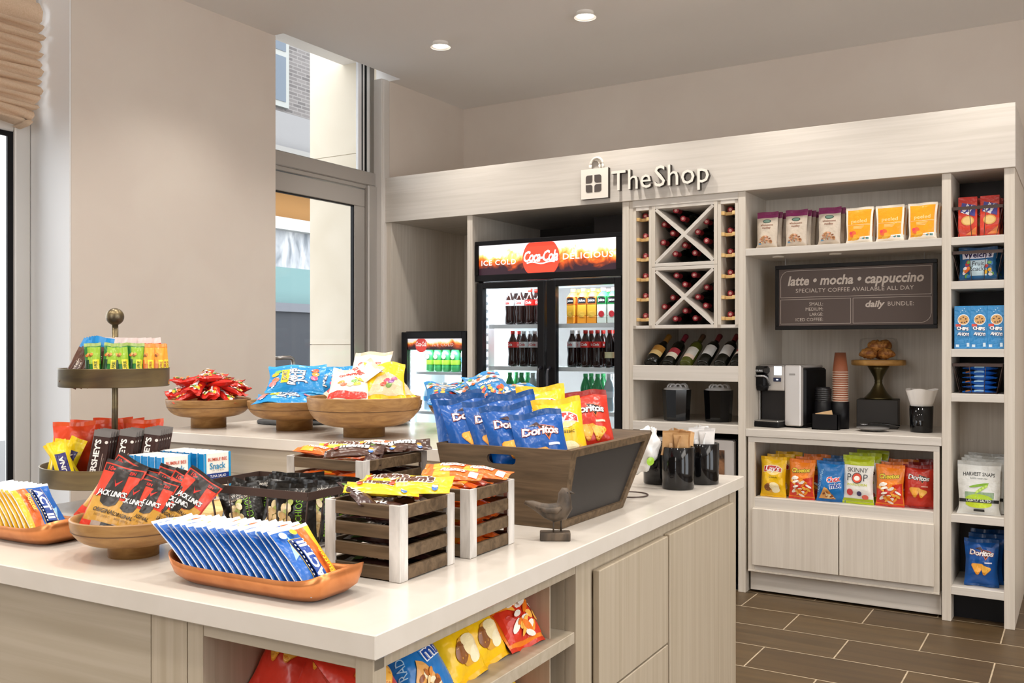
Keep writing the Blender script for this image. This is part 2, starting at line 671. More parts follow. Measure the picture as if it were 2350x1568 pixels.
def d_popcorn(P, W, H):
    P.rect(-W * .49, W * .49, H * .8, H * .93, '#b9c814')
    P.rect(-W * .49, W * .49, H * .05, H * .11, '#a9bb12')
    P.text('SKINNY', 0, H * .66, W * .21, '#4a4a4e', 0, 0, 0, 1, W * .68)
    P.text('P', -W * .27, H * .48, W * .33, '#4a4a4e')
    P.text('P', W * .29, H * .48, W * .33, '#4a4a4e')
    P.ell(0, H * .54, W * .18, W * .18, '#4a4a4e')
    P.ell(0, H * .54, W * .155, W * .155, '#e8573a')
    P.ell(0, H * .535, W * .1, W * .08, '#fbf6ea')
    P.text('POPCORN', 0, H * .38, W * .1, '#c8cf3c', .02, 0, 0, 1.1, W * .66)
    P.ell(-W * .24, H * .24, W * .11, W * .11, '#d8474a')
    P.ell(W * .08, H * .22, W * .08, W * .08, '#4b4468')
    P.ell(W * .26, H * .15, W * .1, W * .08, '#e06a5a')


def d_nuts(P, W, H):
    P.rect(-W * .495, W * .495, H * .83, H * .925, '#8a2a63')
    P.ell(0, H * .74, W * .2, H * .05, '#31473f')
    P.ell(0, H * .74, W * .16, H * .035, '#6d8a7c')
    P.text('wholesome', 0, H * .61, W * .14, '#8a5a44', .01, 0, 0, 1, W * .6)
    P.text('medley', 0, H * .53, W * .14, '#8a5a44', .01, 0, 0, 1, W * .4)
    rnd = random.Random(8)
    for k in range(34):
        x = rnd.uniform(-.32, .32)
        z = .13 + rnd.uniform(0, 1) * .2 * (1 - (x / .36) ** 2)
        P.ell(x * W, z * H, W * .06, W * .035, rnd.choice(['#b98a5e', '#7d4a2c', '#e0c49a', '#c88f72', '#97603c', '#d8a98a']), rnd.uniform(-70, 70), 8)
    P.rect(-W * .34, -W * .2, H * .09, H * .13, '#6f9fc0')


def d_mango(P, W, H):
    P.rect(-W * .43, W * .43, H * .07, H * .93, '#f5a31a')
    P.poly([(-W * .43, H * .07), (W * .43, H * .07), (W * .43, H * .18), (W * .05, H * .15), (-W * .05, H * .07)], '#fdfbf6')
    P.text('peeled', 0, H * .56, W * .2, '#fbe3a8', 0, 0, 0, 1, W * .58)
    P.rect(-W * .42, W * .42, H * .5, H * .508, '#fdeecb')
    for k in range(3): P.rect(-W * .2, W * (.2 - .04 * k), H * (.45 - .035 * k), H * (.462 - .035 * k), '#fbe0a0')
    P.ell(-W * .22, H * .24, W * .14, W * .11, '#f0683a', 25)
    P.ell(-W * .3, H * .27, W * .06, W * .06, '#e8435a')
    P.ell(-W * .08, H * .15, W * .13, W * .09, '#f7b02c', -30)
    P.ell(-W * .16, H * .1, W * .12, W * .05, '#f9c24a', 10)
    P.ell(W * .2, H * .11, W * .05, W * .03, '#6aa6b0')
    P.rect(W * .29, W * .4, H * .09, H * .14, '#5f8f8a')


def d_peas(P, W, H):
    P.text('HARVEST SNAPS', 0, H * .73, W * .13, '#2b2f2c', .015, 0, 0, 1, W * .74, arc=.9 / W * .2)
    P.text('BAKED GREEN PEA', 0, H * .665, W * .05, '#6c746c', 0, 0, 0, 1, W * .4)
    P.rect(-W * .34, W * .36, H * .3, H * .42, '#8ea886')
    P.ell(0, H * .28, W * .34, H * .1, '#a8c81e')
    P.ell(0, H * .2, W * .33, H * .08, '#c3d62c')
    P.ell(W * .0, H * .55, W * .24, H * .025, '#7fae2c', 14)
    P.ell(W * .06, H * .48, W * .2, H * .03, '#a6cc4a', 38)
    for k in range(4): P.ell(W * (-.04 + .07 * k), H * (.43 + .035 * k), W * .03, W * .03, '#c5e06a', 0, 10)
    P.rect(-W * .49, W * .49, H * .225, H * .285, '#1d1e1c')
    P.text('LIGHTLY SALTED', 0, H * .238, W * .085, '#e9efe2', .01, 0, 0, 1, W * .6)
    P.rect(-W * .12, W * .14, H * .055, H * .1, '#1d1e1c')


def d_fruit(P, W, H):
    P.poly([(-W * .42, H * .62), (W * .42, H * .66), (W * .42, H * .88), (-W * .42, H * .84)], '#e9e6f2')
    P.text("Welch's", 0, H * .68, W * .24, '#2c2456', .03, 0, 2, 1, W * .76)
    P.poly([(-W * .2, H * .12), (W * .24, H * .12), (W * .28, H * .6), (-W * .22, H * .58)], '#c3dbe6')
    P.text('Fruit', W * .02, H * .42, W * .18, '#38424e', .01, .1, 0, 1, W * .34)
    P.text('Snacks', W * .02, H * .26, W * .18, '#38424e', .01, .1, 0, 1, W * .42)
    rnd = random.Random(4)
    for k in range(26):
        x = rnd.choice([-1, 1]) * rnd.uniform(.22, .42)
        P.ell(x * W, rnd.uniform(.08, .55) * H, W * .06, W * .045, rnd.choice(['#c7332c', '#e8b12a', '#6aa83a', '#8a3f8f', '#e8dfe0', '#2f7fc0', '#e2702c']), rnd.uniform(0, 90), 8)


def d_hardcandy(P, W, H):
    P.text('JOLLY', W * .16, H * .5, W * .24, '#ffffff', .04, .1, 90, .95, H * .5, '#33305c', .05)
    P.text('RANCHER', W * .0, H * .5, W * .19, '#ffffff', .04, .1, 90, .95, H * .6, '#33305c', .05)
    P.rect(-W * .26, -W * .12, H * .24, H * .76, '#f4d52a')
    P.text('CHEWS', -W * .16, H * .5, W * .12, '#2a3a78', .02, 0, 90, 1, H * .4)
    for x, z, c in ((-.36, .35, '#f0815a'), (-.38, .55, '#f3c13a'), (-.33, .68, '#8fc85a'), (.33, .7, '#ee5a30'), (.35, .4, '#e85a8a'), (.36, .55, '#f6a03a'), (-.4, .24, '#f08a8a')):
        P.ell(x * W, z * H, W * .07, W * .06, c, 20, 10)
    rnd = random.Random(2)
    for k in range(14): P.ell(rnd.uniform(-.42, .42) * W, rnd.uniform(.1, .9) * H, W * .015, W * .02, '#bfe6fb', 0, 6)


def d_redcandy(P, W, H):
    P.text('Skittles', 0, H * .56, W * .3, '#ffffff', .03, .1, 90, .95, H * .5, '#7a1016', .05)
    rnd = random.Random(6)
    for k in range(30):
        P.ell(rnd.uniform(-.45, .45) * W, rnd.choice([rnd.uniform(.1, .34), rnd.uniform(.66, .9)]) * H, W * .14, W * .12, rnd.choice(['#3f9a3a', '#f0c22c', '#7a3f98', '#f4f0ea', '#ee7a24', '#f4d8d0']), 0, 9)


def d_whitegummy(P, W, H):
    P.rect(-W * .48, W * .48, H * .06, H * .2, '#cf3628')
    P.text('GUMMIES', 0, H * .62, W * .17, '#c8372b', .03, .1, 0, 1, W * .6)
    for x, z, c in ((-.2, .42, '#f0a03c'), (-.12, .34, '#e8704c'), (.14, .44, '#7fb05a'), (.22, .36, '#f3d24a'), (.05, .34, '#f6e7b4'), (.3, .5, '#f0c23c')):
        P.ell(x * W, z * H, W * .1, W * .07, c, 30, 10)


def d_yellowgummy(P, W, H):
    P.poly([(-W * .45, H * .1), (W * .45, H * .1), (W * .45, H * .42), (W * .1, H * .6), (-W * .2, H * .5)], '#dcc9a2')
    P.text('chews', -W * .2, H * .6, W * .16, '#5a3a98', .03, .1, 20, 1, W * .34)
    for x, z, c in ((.05, .4, '#d0466a'), (.16, .36, '#9a5aa0'), (.1, .28, '#7a9a4a'), (-.04, .3, '#c8503a'), (.24, .44, '#b86a90')):
        P.ell(x * W, z * H, W * .09, W * .06, c, 30, 10)


def d_bluegummy(P, W, H):
    P.rect(-W * .48, W * .48, H * .62, H * .8, '#e9e2da')
    P.text('GUMMIES', 0, H * .46, W * .15, '#ffffff', .03, .1, 0, 1, W * .6, '#1a3f78', .04)
    rnd = random.Random(9)
    for k in range(26):
        P.ell(rnd.uniform(-.42, .42) * W, rnd.choice([rnd.uniform(.08, .38), rnd.uniform(.6, .92)]) * H, W * .07, W * .05, rnd.choice(['#e8662c', '#f0b93a', '#d8443c', '#5fae4a', '#f4e9d8', '#e89a3c']), rnd.uniform(0, 90), 9)


def d_jerky(P, W, H):
    P.rect(-W * .46, W * .46, H * .07, H * .5, '#c9983f')
    P.rect(-W * .46, W * .46, H * .5, H * .84, '#e0402a')
    P.rect(-W * .46, W * .46, H * .84, H * .93, '#2a2522')
    P.text('10g', -W * .28, H * .855, W * .14, '#d8322a', .03)
    P.text('PROTEIN', W * .12, H * .86, W * .1, '#d8322a', .02)
    P.poly([(-W * .17, H * .9), (W * .17, H * .9), (W * .24, H * .5), (W * .2, H * .43), (W * .06, H * .39), (-W * .06, H * .39), (-W * .2, H * .43), (-W * .24, H * .5)], '#2b2623')
    P.poly([(-W * .1, H * .76), (-W * .02, H * .7), (W * .12, H * .77), (W * .0, H * .66)], '#d8322a')
    P.text('JACK LINK\'S', 0, H * .53, W * .165, '#f2efe9', .03, .12, 3, .93, W * .74, '#2b2623', .05)
    P.text('ORIGINAL', 0, H * .3, W * .13, '#2b2118', .02, .15, 0, 1, W * .55)
    P.text('BEEF JERKY', 0, H * .245, W * .07, '#7a5a28', 0, 0, 0, 1, W * .4)
    P.rect(-W * .46, -W * .2, H * .075, H * .17, '#d83a28')
    P.rect(-W * .2, W * .05, H * .075, H * .18, '#a8978c')
    P.rect(W * .05, W * .44, H * .075, H * .18, '#1d1b1a')
    P.text('15g PROTEIN', W * .245, H * .11, W * .075, '#ece8e2', .02, 0, 0, 1, W * .34)


def d_microwave(P, W, H):
    P.rect(-W * .49, W * .12, H * .05, H * .95, '#1f63b8')
    P.rect(W * .12, W * .36, H * .05, H * .95, '#dd6a26')
    P.rect(W * .36, W * .49, H * .05, H * .95, '#f2b92a')
    P.poly([(-W * .4, H * .5), (-W * .2, H * .86), (-W * .12, H * .6)], '#9fd0f0')
    P.rect(-W * .26, W * .08, H * .09, H * .8, '#f0c832')
    P.rect(-W * .25, W * .07, H * .1, H * .79, '#16306e')
    for k in range(11):
        z = H * (.115 + .062 * k)
        P.rect(-W * .24, -W * .215, z, z + H * .03, '#f3f1e6')
        P.rect(W * .035, W * .06, z, z + H * .03, '#f3f1e6')
    P.rect(-W * .2, W * .02, H * .12, H * .77, '#23489c')
    P.text('ACT II', W * .005, H * .44, W * .25, '#ffffff', .04, 0, 90, 1, H * .58)
    P.text('Butter', W * .28, H * .38, W * .16, '#f8cf3a', .02, 0, 90, 1, H * .36, '#b5481c', .03)
    P.ell(-W * .34, H * .86, W * .08, W * .08, '#bfe0f4')
    P.ell(-W * .06, H * .88, W * .09, W * .07, '#f2c53a')


def d_mm(bar):
    def f(P, W, H):
        c1, c2 = ('#7a4a1e', '#f4efe6') if bar == 'y' else ('#f5efe8', '#3a2016')
        P.text("m&m's", 0, H * .5, W * .5, '#5a2f18' if bar == 'y' else '#f6f1ea', .05, .1, 90, .9, H * .5, '#fbf6ec' if bar == 'y' else '#2a150e', .06)
        rnd = random.Random(3)
        for k in range(8): P.ell(rnd.uniform(-.35, .35) * W, rnd.choice([.16, .2, .84, .8]) * H, W * .1, W * .1, rnd.choice(['#e8a72a', '#c8402c', '#3f8a3a', '#e8dfd0', '#3a6fb8']), 0, 8)
    return f


def d_pb(P, W, H):
    P.poly([(-W * .45, H * .15), (W * .45, H * .2), (W * .45, H * .5), (-W * .45, H * .4)], '#f2b22c')
    P.text("REESE'S", W * .02, H * .5, W * .42, '#f7ecd8', .05, .1, 90, .9, H * .42, '#b8431a', .05)
    P.rect(-W * .1, W * .3, H * .78, H * .92, '#f4e8e0')


def d_darkbar(P, W, H):
    P.text('TWIX', 0, H * .5, W * .45, '#e9e4de', .04, .1, 90, .9, H * .4)
    P.rect(-W * .4, W * .4, H * .7, H * .9, '#5f8a3a')


def d_choc(P, W, H):
    P.text("HERSHEY'S", -W * .0, H * .47, W * .46, '#efe8e0', .03, 0, 90, .95, H * .74)
    P.rect(W * .2, W * .24, H * .12, H * .6, '#a58f84')
    P.rect(W * .3, W * .33, H * .12, H * .52, '#8a7468')
    P.ell(W * .32, H * .8, W * .1, W * .1, '#d8d0c8', 0, 10)


def d_granola(col):
    def f(P, W, H):
        c = {'g': ('#2f7a34', '#8fb32c', '#e8d43a'), 'o': ('#e8852a', '#f0a63a', '#f0dc3c')}[col]
        P.rect(-W * .3, W * .46, H * .5, H * .9, c[1])
        P.rect(W * .0, W * .4, H * .06, H * .6, c[2])
        P.text('NATURE', W * .27, H * .34, W * .26, '#3a5a22' if col == 'g' else '#b04a18', .02, 0, 90, 1, H * .44)
        P.rect(-W * .46, -W * .22, H * .06, H * .6, '#16401f' if col == 'g' else '#d8661c')
        P.text("oats", -W * .3, H * .26, W * .18, '#e6eedc', 0, 0, 90)
        for k in range(4): P.ell(W * (-.35 + .1 * k), H * (.7 + .03 * (k % 2)), W * .09, W * .1, ('#c8702c', '#e0a050', '#8a4a20', '#d88a3c')[k], 30, 8)
    return f


def d_brownbar(P, W, H):
    P.rect(-W * .47, W * .47, H * .06, H * .72, '#5a3a2c')
    P.text('protein', 0, H * .4, W * .3, '#d8c8b8', .02, 0, 90, 1, H * .4)


def d_candyyellow(P, W, H):
    P.poly([(-W * .3, H * .12), (W * .3, H * .12), (W * .3, H * .72), (-W * .3, H * .72)], '#2f2a6a')
    P.text('LUNA', W * .1, H * .42, W * .36, '#efe9da', .03, 0, 90, 1, H * .46)


def d_tuna(P, W, H):
    P.rect(-W * .5, -W * .42, 0, H, '#1f93d2')
    P.rect(W * .42, W * .5, 0, H, '#1f93d2')
    P.text('BUMBLE BEE', 0, H * .83, W * .14, '#c65a46', .02, 0, 0, 1, W * .72)
    P.text('Snack', 0, H * .66, W * .28, '#3f8fbc', .02, 0, 0, 1, W * .6)
    P.text('ON THE RUN', 0, H * .61, W * .08, '#9aa2a6', 0, 0, 0, 1, W * .46)
    P.rect(-W * .42, W * .42, H * .46, H * .57, '#1e3a86')
    P.text('TUNA SALAD', 0, H * .485, W * .12, '#e9eef8', .01, 0, 0, 1, W * .6)
    P.rect(-W * .42, W * .42, H * .42, H * .445, '#3aa6dc')
    P.ell(W * .05, H * .2, W * .3, H * .12, '#e8c34a')
    P.ell(W * .1, H * .22, W * .2, H * .07, '#f3dd8c')
    P.rect(-W * .42, -W * .1, H * .04, H * .12, '#4a5a98')


def d_pistachio(P, W, H):
    P.text('PISTACHIOS', W * .22, H * .42, W * .24, '#7fb82c', 0, 0, 90, 1.05, H * .66)
    P.text('Wonderful', 0, H * .83, W * .12, '#c8c2b6', 0, 0, 0, 1, W * .44)
    P.text('Roasted & Salted', 0, H * .76, W * .1, '#cdb9a4', 0, 0, 0, 1, W * .6)
    rnd = random.Random(12)
    for k in range(30): P.ell(W * (-.2 + rnd.uniform(-.13, .13)), H * rnd.uniform(.08, .7), W * .105, W * .07, rnd.choice(['#e6d0a0', '#d8b880', '#f0e0b8', '#c8a56c', '#b9c36a']), rnd.uniform(0, 180), 9)


def d_cookie_red(P, W, H):
    P.rect(-W * .5, W * .5, H * .86, H, '#c92c1e')
    P.poly([(-W * .4, H * .62), (W * .38, H * .5), (W * .42, H * .78), (-W * .3, H * .86)], '#4b4a98')
    P.text('Nutter', -W * .05, H * .7, W * .26, '#ffffff', .03, 0, 62, .95, H * .26)
    P.text('Butter', W * .18, H * .66, W * .26, '#ffffff', .03, 0, 62, .95, H * .26)
    P.ell(0, H * .4, W * .34, H * .12, '#e8b25a')
    P.ell(0, H * .4, W * .27, H * .09, '#f3cf86')
    P.poly([(-W * .1, H * .04), (W * .46, H * .04), (W * .46, H * .24)], '#f08a3a')


def d_cookie_blue(P, W, H):
    P.ell(W * .06, H * .68, W * .36, H * .13, '#e9f0f4')
    P.ell(W * .06, H * .68, W * .32, H * .11, '#d9a45c')
    for x, z in ((-.1, .7), (.05, .74), (.2, .7), (.12, .62), (-.04, .62), (.25, .64)): P.ell(x * W, z * H, W * .05, W * .05, '#5a3420', 0, 8)
    P.rect(-W * .42, -W * .1, H * .52, H * .58, '#d8402c')
    P.text('CHIPS', 0, H * .44, W * .28, '#ffffff', .04, 0, -6, .9, W * .74, '#2a2a6a', .07)
    P.text('AHOY!', W * .04, H * .31, W * .28, '#ffffff', .04, 0, -6, .9, W * .7, '#2a2a6a', .07)
    for x, z, r in ((.0, .9, .04), (.12, .94, .03), (-.1, .86, .03), (.2, .88, .025)): P.ell(x * W, z * H, W * r, W * r, '#b8dcf0', 0, 8)
    P.rect(W * .26, W * .42, H * .05, H * .14, '#d3e8f4')
    P.rect(-W * .4, -W * .2, H * .04, H * .1, '#d3e8f4')


def d_krispy(P, W, H):
    P.rect(-W * .48, W * .48, H * .36, H * .64, '#b5dcf0')
    P.text('Krispies', 0, H * .46, W * .3, '#2a4a9a', .03, .1, 90, .95, H * .24)
    P.rect(-W * .4, W * .3, H * .76, H * .9, '#d88a4a')


def d_redwrap(P, W, H):
    rnd = random.Random(3)
    for k in range(16): P.ell(rnd.uniform(-.4, .4) * W, rnd.uniform(.1, .88) * H, W * .12, W * .08, rnd.choice(['#f2e6e0', '#a82a28', '#f2e6e0', '#8fb3b8']), rnd.uniform(0, 90), 8)


BAGS = {
    'tortilla_blue': lambda ph=1: make_bag('chip_bag', .145, .215, .07, '#004f9e', d_tortilla(False), '#00427f', ph=ph, wr=1.25),
    'tortilla_red': lambda ph=1: make_bag('chip_bag', .145, .215, .07, '#c8311f', d_tortilla(True), '#8e1c16', ph=ph, wr=1.2),
    'potato': lambda ph=1: make_bag('chip_bag', .14, .215, .07, '#f3c312', d_lays, '#eab60e', ph=ph, wr=1.1),
    'puff': lambda ph=1: make_bag('chip_bag', .14, .21, .068, '#ee8420', d_cheetos, '#e8791c', '#cf3318', ph=ph, wr=1.2),
    'mix': lambda ph=1: make_bag('chip_bag', .145, .21, .066, '#1873bc', d_chex, '#125f9f', ph=ph),
    'popcorn': lambda ph=1: make_bag('popcorn_bag', .15, .235, .06, '#f1efe8', d_popcorn, '#b3c312', ph=ph, wr=.8),
    'nut': lambda ph=1: make_bag('nut_pouch', .122, .206, .05, '#cdbfae', d_nuts, '#7d2257', '#c4b5a3', ph=ph, flat=True, wr=.7, sb=.01),
    'mango': lambda ph=1: make_bag('fruit_pouch', .14, .19, .042, '#f7efe0', d_mango, '#f4ead8', ph=ph, flat=True, wr=.6, sb=.01),
    'pea': lambda ph=1: make_bag('snack_pouch', .198, .262, .06, '#dfe0dc', d_peas, '#b9bab6', '#e6e6e2', ph=ph, flat=True, wr=.8, sb=.01),
    'fruit': lambda ph=1: make_bag('fruit_snack_bag', .175, .165, .05, '#1d5f92', d_fruit, '#17466e', ph=ph, wr=.9),
    'hardcandy': lambda ph=1: make_bag('candy_bag', .24, .17, .055, '#1c93d8', d_hardcandy, '#35a5e2', ph=ph, wr=1.6, nu=16, nv=16),
    'redcandy': lambda ph=1: make_bag('candy_packet', .052, .155, .028, '#d32a20', d_redcandy, '#e0483a', ph=ph, nu=8, nv=14, wr=1.5),
    'whitegummy': lambda ph=1: make_bag('gummy_bag', .15, .21, .05, '#efe6d8', d_whitegummy, '#d9c7ae', ph=ph, wr=1.5),
    'yellowgummy': lambda ph=1: make_bag('gummy_bag', .15, .2, .05, '#f3c816', d_yellowgummy, '#f6d12c', ph=ph, wr=1.5),
    'bluegummy': lambda ph=1: make_bag('gummy_bag', .15, .21, .045, '#1c78b8', d_bluegummy, '#1f86c4', ph=ph, wr=1.6),
    'jerky': lambda ph=1: make_bag('jerky_packet', .088, .148, .016, '#c63a26', d_jerky, '#26211f', '#c8402a', ph=ph, wr=1.0, nu=10, nv=14, backcol='#241e1c', sb=.03, st=.05),
    'microwave': lambda ph=1: make_bag('popcorn_packet', .1, .148, .019, '#e8e8ec', d_microwave, '#dfe3ea', ph=ph, wr=.9, nu=10, nv=12, backcol='#e9e9ee', sb=.03, st=.06),
    'mm_y': lambda ph=1: make_bag('candy_packet', .062, .14, .022, '#f2c51a', d_mm('y'), '#eebf18', ph=ph, nu=8, nv=14, wr=1.6),
    'mm_b': lambda ph=1: make_bag('candy_packet', .062, .14, .022, '#4a2818', d_mm('b'), '#3d2014', ph=ph, nu=8, nv=14, wr=1.6),
    'pb': lambda ph=1: make_bag('candy_bar', .052, .14, .022, '#ee6a1c', d_pb, '#f07a24', ph=ph, nu=8, nv=14, wr=.9),
    'dark': lambda ph=1: make_bag('candy_bar', .05, .14, .02, '#3a1d18', d_darkbar, '#2c1512', ph=ph, nu=8, nv=14, wr=.9),
    'granola_g': lambda ph=1: make_bag('granola_bar', .042, .115, .022, '#2f7a34', d_granola('g'), '#a9bd6a', ph=ph, nu=8, nv=12),
    'granola_o': lambda ph=1: make_bag('granola_bar', .042, .115, .022, '#e8852a', d_granola('o'), '#e89a4a', ph=ph, nu=8, nv=12),
    'brown': lambda ph=1: make_bag('protein_bar', .05, .14, .018, '#6a4636', d_brownbar, '#1c8cd0', '#6a4636', ph=ph, nu=8, nv=12, st=.2),
    'redwhite': lambda ph=1: make_bag('snack_bar', .045, .14, .018, '#c8403c', d_redwrap, '#ead8d2', ph=ph, nu=8, nv=12, st=.12),
    'yellow': lambda ph=1: make_bag('snack_bar', .05, .13, .024, '#f0d21a', d_candyyellow, '#ecca14', ph=ph, nu=8, nv=12, wr=1.5),
    'orange': lambda ph=1: make_bag('candy_pouch', .1, .14, .03, '#e5481e', None, '#e85a2a', ph=ph, wr=1.5),
    'pistachio': lambda ph=1: make_bag('pistachio_bag', .12, .165, .045, '#16130f', d_pistachio, '#14110e', ph=ph, wr=1.2),
    'krispy': lambda ph=1: make_bag('cereal_bar', .06, .15, .024, '#1f63c0', d_krispy, '#2a74d0', ph=ph, nu=8, nv=12, wr=1.4),
}
VARIANT = {}


def bag(kind, M, label, cat, group=None, ph=1, scale=None):
    return put((kind, ph), lambda: BAGS[kind](ph), M, label, cat, group, scale)


def choc_bar():
    o = make_box('chocolate_bar', .042, .15, .009, '#37201b', d_choc, None, None, .0015)
    MB().box(-.0212, .0212, -.0007, .0097, .134, .1512, mat('silver_foil', '#8a8582', .35, .75)).build('foil_end', o)
    return o


def tuna_box():
    return make_box('snack_box', .088, .132, .024, '#f6f3ee', d_tuna, '#1a86c8', '#f8f6f2')


def red_cookie(): return make_box('cookie_box', .085, .2, .05, '#d8402a', d_cookie_red, '#b82a1e', '#c92c1e')
def blue_cookie(): return make_box('cookie_box', .074, .212, .05, '#1f86c4', d_cookie_blue, '#166da6', '#2a93d0')


def lying(spin=0, yaw=0, tilt=0, roll=0):
    """orientation of a packet lying on its back, front up"""
    return Rz(yaw) @ Rx(tilt) @ Ry(roll) @ Rx(-90) @ Tr(0, 0, 0)


def TC(d): return Matrix.Rotation(RAD(d), 4, Vector((.85, .52, 0)))


def lie(H, yaw=0, tilt=0, roll=0): return Rz(yaw) @ Rx(tilt) @ Ry(roll) @ Rx(-90) @ Tr(0, 0, -H / 2)


# ---------------------------------------------------------------- room shell
def floor_mat():
    m = mat('plank_floor_tile', '#7f6d5a', .42)
    nt = m.node_tree
    b = nt.nodes['Principled BSDF']
    L = nt.links.new
    tc = nt.nodes.new('ShaderNodeTexCoord')
    mp = nt.nodes.new('ShaderNodeMapping')
    mp.inputs['Location'].default_value = (1.252, .02, 0)
    br = nt.nodes.new('ShaderNodeTexBrick')
    br.offset = .5
    br.inputs['Scale'].default_value = 1
    br.inputs['Mortar Size'].default_value = .0032
    br.inputs['Mortar Smooth'].default_value = .1
    br.inputs['Bias'].default_value = 0
    br.inputs['Brick Width'].default_value = .61
    br.inputs['Row Height'].default_value = .305
    br.inputs['Color1'].default_value = lin('#56442b')
    br.inputs['Color2'].default_value = lin('#4b3a24')
    br.inputs['Mortar'].default_value = lin('#b3a288')
    mp2 = nt.nodes.new('ShaderNodeMapping')
    mp2.inputs['Scale'].default_value = (2.2, 22, 1)
    n = nt.nodes.new('ShaderNodeTexNoise')
    n.inputs['Scale'].default_value = 1
    n.inputs['Detail'].default_value = 5
    n.inputs['Distortion'].default_value = .8
    r = nt.nodes.new('ShaderNodeValToRGB')
    r.color_ramp.elements[0].position, r.color_ramp.elements[1].position = .3, .72
    r.color_ramp.elements[0].color = (.72, .72, .72, 1)
    r.color_ramp.elements[1].color = (1.2, 1.2, 1.2, 1)
    mx = nt.nodes.new('ShaderNodeMixRGB')
    mx.blend_type = 'MULTIPLY'
    mx.inputs[0].default_value = 1
    L(tc.outputs['Object'], mp.inputs['Vector'])
    L(mp.outputs['Vector'], br.inputs['Vector'])
    L(tc.outputs['Object'], mp2.inputs['Vector'])
    L(mp2.outputs['Vector'], n.inputs['Vector'])
    L(n.outputs['Fac'], r.inputs['Fac'])
    L(br.outputs['Color'], mx.inputs[1])
    L(r.outputs['Color'], mx.inputs[2])
    L(mx.outputs[0], b.inputs['Base Color'])
    return m


CH = 3.24
XR, YF, YB, XL = 2.7, -3.6, 6.09, -4.155
structure(MB().box(-4.5, XR + .2, YF - .2, YB + .2, -.1, 0, floor_mat()).build('floor'), 'brown wood-look plank tiles with pale grout')
B = MB()
B.box(-4.08, XR + .2, YF - .2, YB + .2, CH, CH + .22, CEILP)
B.box(-4.7, -4.08, 2.73, 4.05, CH, CH + .22, CEILP)
B.box(-4.3, -4.08, 5.172, YB + .2, CH, CH + .22, CEILP)
B.box(-4.7, -4.08, YF - .2, YB + .2, CH + .22, CH + .3, CEILP)
structure(B.build('ceiling'), 'smooth taupe painted ceiling with slots along the windows')
structure(MB().box(-4.7, XR + .2, YB, YB + .2, 0, CH, WALLP).build('wall_back'), 'beige back wall above and beside the shelving')
B = MB()
B.box(-4.62, XL, 2.73, 4.06, 0, CH, WALLP)
B.box(-4.3, -4.18, 5.172, YB + .1, 0, CH, WALLP)
B.box(-4.7, -4.4, YF, .2, 0, CH, WALLP)
structure(B.build('wall_left'), 'beige left wall with a broad pier between window and door')
B = MB()                                    # unseen right wall, its openings added to let in fill daylight
B.box(XR, XR + .2, YF - .2, YB + .2, 2.95, CH, WALLP)
B.box(XR, XR + .2, YF - .2, YB + .2, 0, .3, WALLP)
for y0, y1 in ((YF - .2, -.7), (1.0, 1.8), (3.4, YB + .2)): B.box(XR, XR + .2, y0, y1, .3, 2.95, WALLP)
structure(B.build('wall_right'))
B = MB()                                    # unseen wall behind the viewer, bare opening added for daylight fill
B.box(-4.7, XR + .2, YF - .2, YF, 2.95, CH, WALLP)
B.box(-4.7, XR + .2, YF - .2, YF, 0, .3, WALLP)
B.box(-4.7, -2.2, YF - .2, YF, .3, 2.95, WALLP)
B.box(-.4, XR + .2, YF - .2, YF, .3, 2.95, WALLP)
structure(B.build('wall_front'))
B = MB()
B.box(-.285, 1.2, YB - .014, YB - .001, 0, .13, CREAM)
B.box(-.285, 1.2, YB - .02, YB - .001, .105, .14, CREAM, .006)
structure(B.build('baseboard_back'), 'cream moulded baseboard on the back wall')
B = MB()
for x0, x1, y0 in ((.0, .11, .05), (1.0, 1.11, .05)): B.box(x0, x1, YB - y0, YB - .001, 0, 2.2, CREAM, .004)
structure(B.build('trim_1'))
# door surround trim next to the shelving
B = MB()
B.box(-4.3, -4.178, 5.085, 5.172, 0, CH, TRIMP, .004)
B.box(-4.22, -4.172, 5.10, 5.15, 0, CH, TRIMP, .004)
structure(B.build('trim_2'), 'pale vertical trim between the glass door and shelving')

# glass door and transom window (left wall, plane x=-4.25)
d = MB()
d.box(-4.32, -4.235, 3.9, 5.09, 2.49, 2.583, ALU, .006)
d.box(-4.30, -4.245, 3.9, 5.09, 2.462, 2.492, ALU, .004)
d.box(-4.33, -4.222, 4.998, 5.09, 0, 2.49, ALU, .008)
d.box(-4.31, -4.24, 4.985, 5.0, 0, 2.47, mat('door_gasket', '#8d867f', .5))
door = structure(d.build('door_1'), 'grey aluminium framed glass door')
q = MB()
q.box(-4.285, -4.245, 3.95, 4.985, 2.335, 2.455, ALU, .004)
q.box(-4.285, -4.245, 4.878, 4.985, .02, 2.335, ALU, .004)
q.box(-4.285, -4.245, 4.1, 4.878, .02, .25, ALU, .004)
q.box(-4.285, -4.245, 3.98, 4.10, .02, 2.335, ALU, .004)
q.build('door_leaf', door)
q = MB()
for a in ((4.1, 4.878, 2.328, 2.335), (4.870, 4.878, .25, 2.335)): q.box(-4.275, -4.249, a[0], a[1], a[2], a[3], BLACK)
q.build('glazing_gasket', door)
MB().box(-4.268, -4.264, 4.1, 4.875, .25, 2.33, GLASS).build('door_glass', door)
q = MB()
q.tube([(-4.245, 4.12, 1.30), (-4.2, 4.12, 1.302), (-4.19, 4.15, 1.305), (-4.19, 4.215, 1.304), (-4.19, 4.236, 1.295), (-4.19, 4.243, 1.27), (-4.19, 4.243, .62)], .013, STEEL, 10)
q.build('pull_handle', door)
tw = MB()
tw.box(-4.30, -4.25, 5.055, 5.09, 2.583, 3.45, mat('dark_window_frame', '#8b867f', .4, .2))
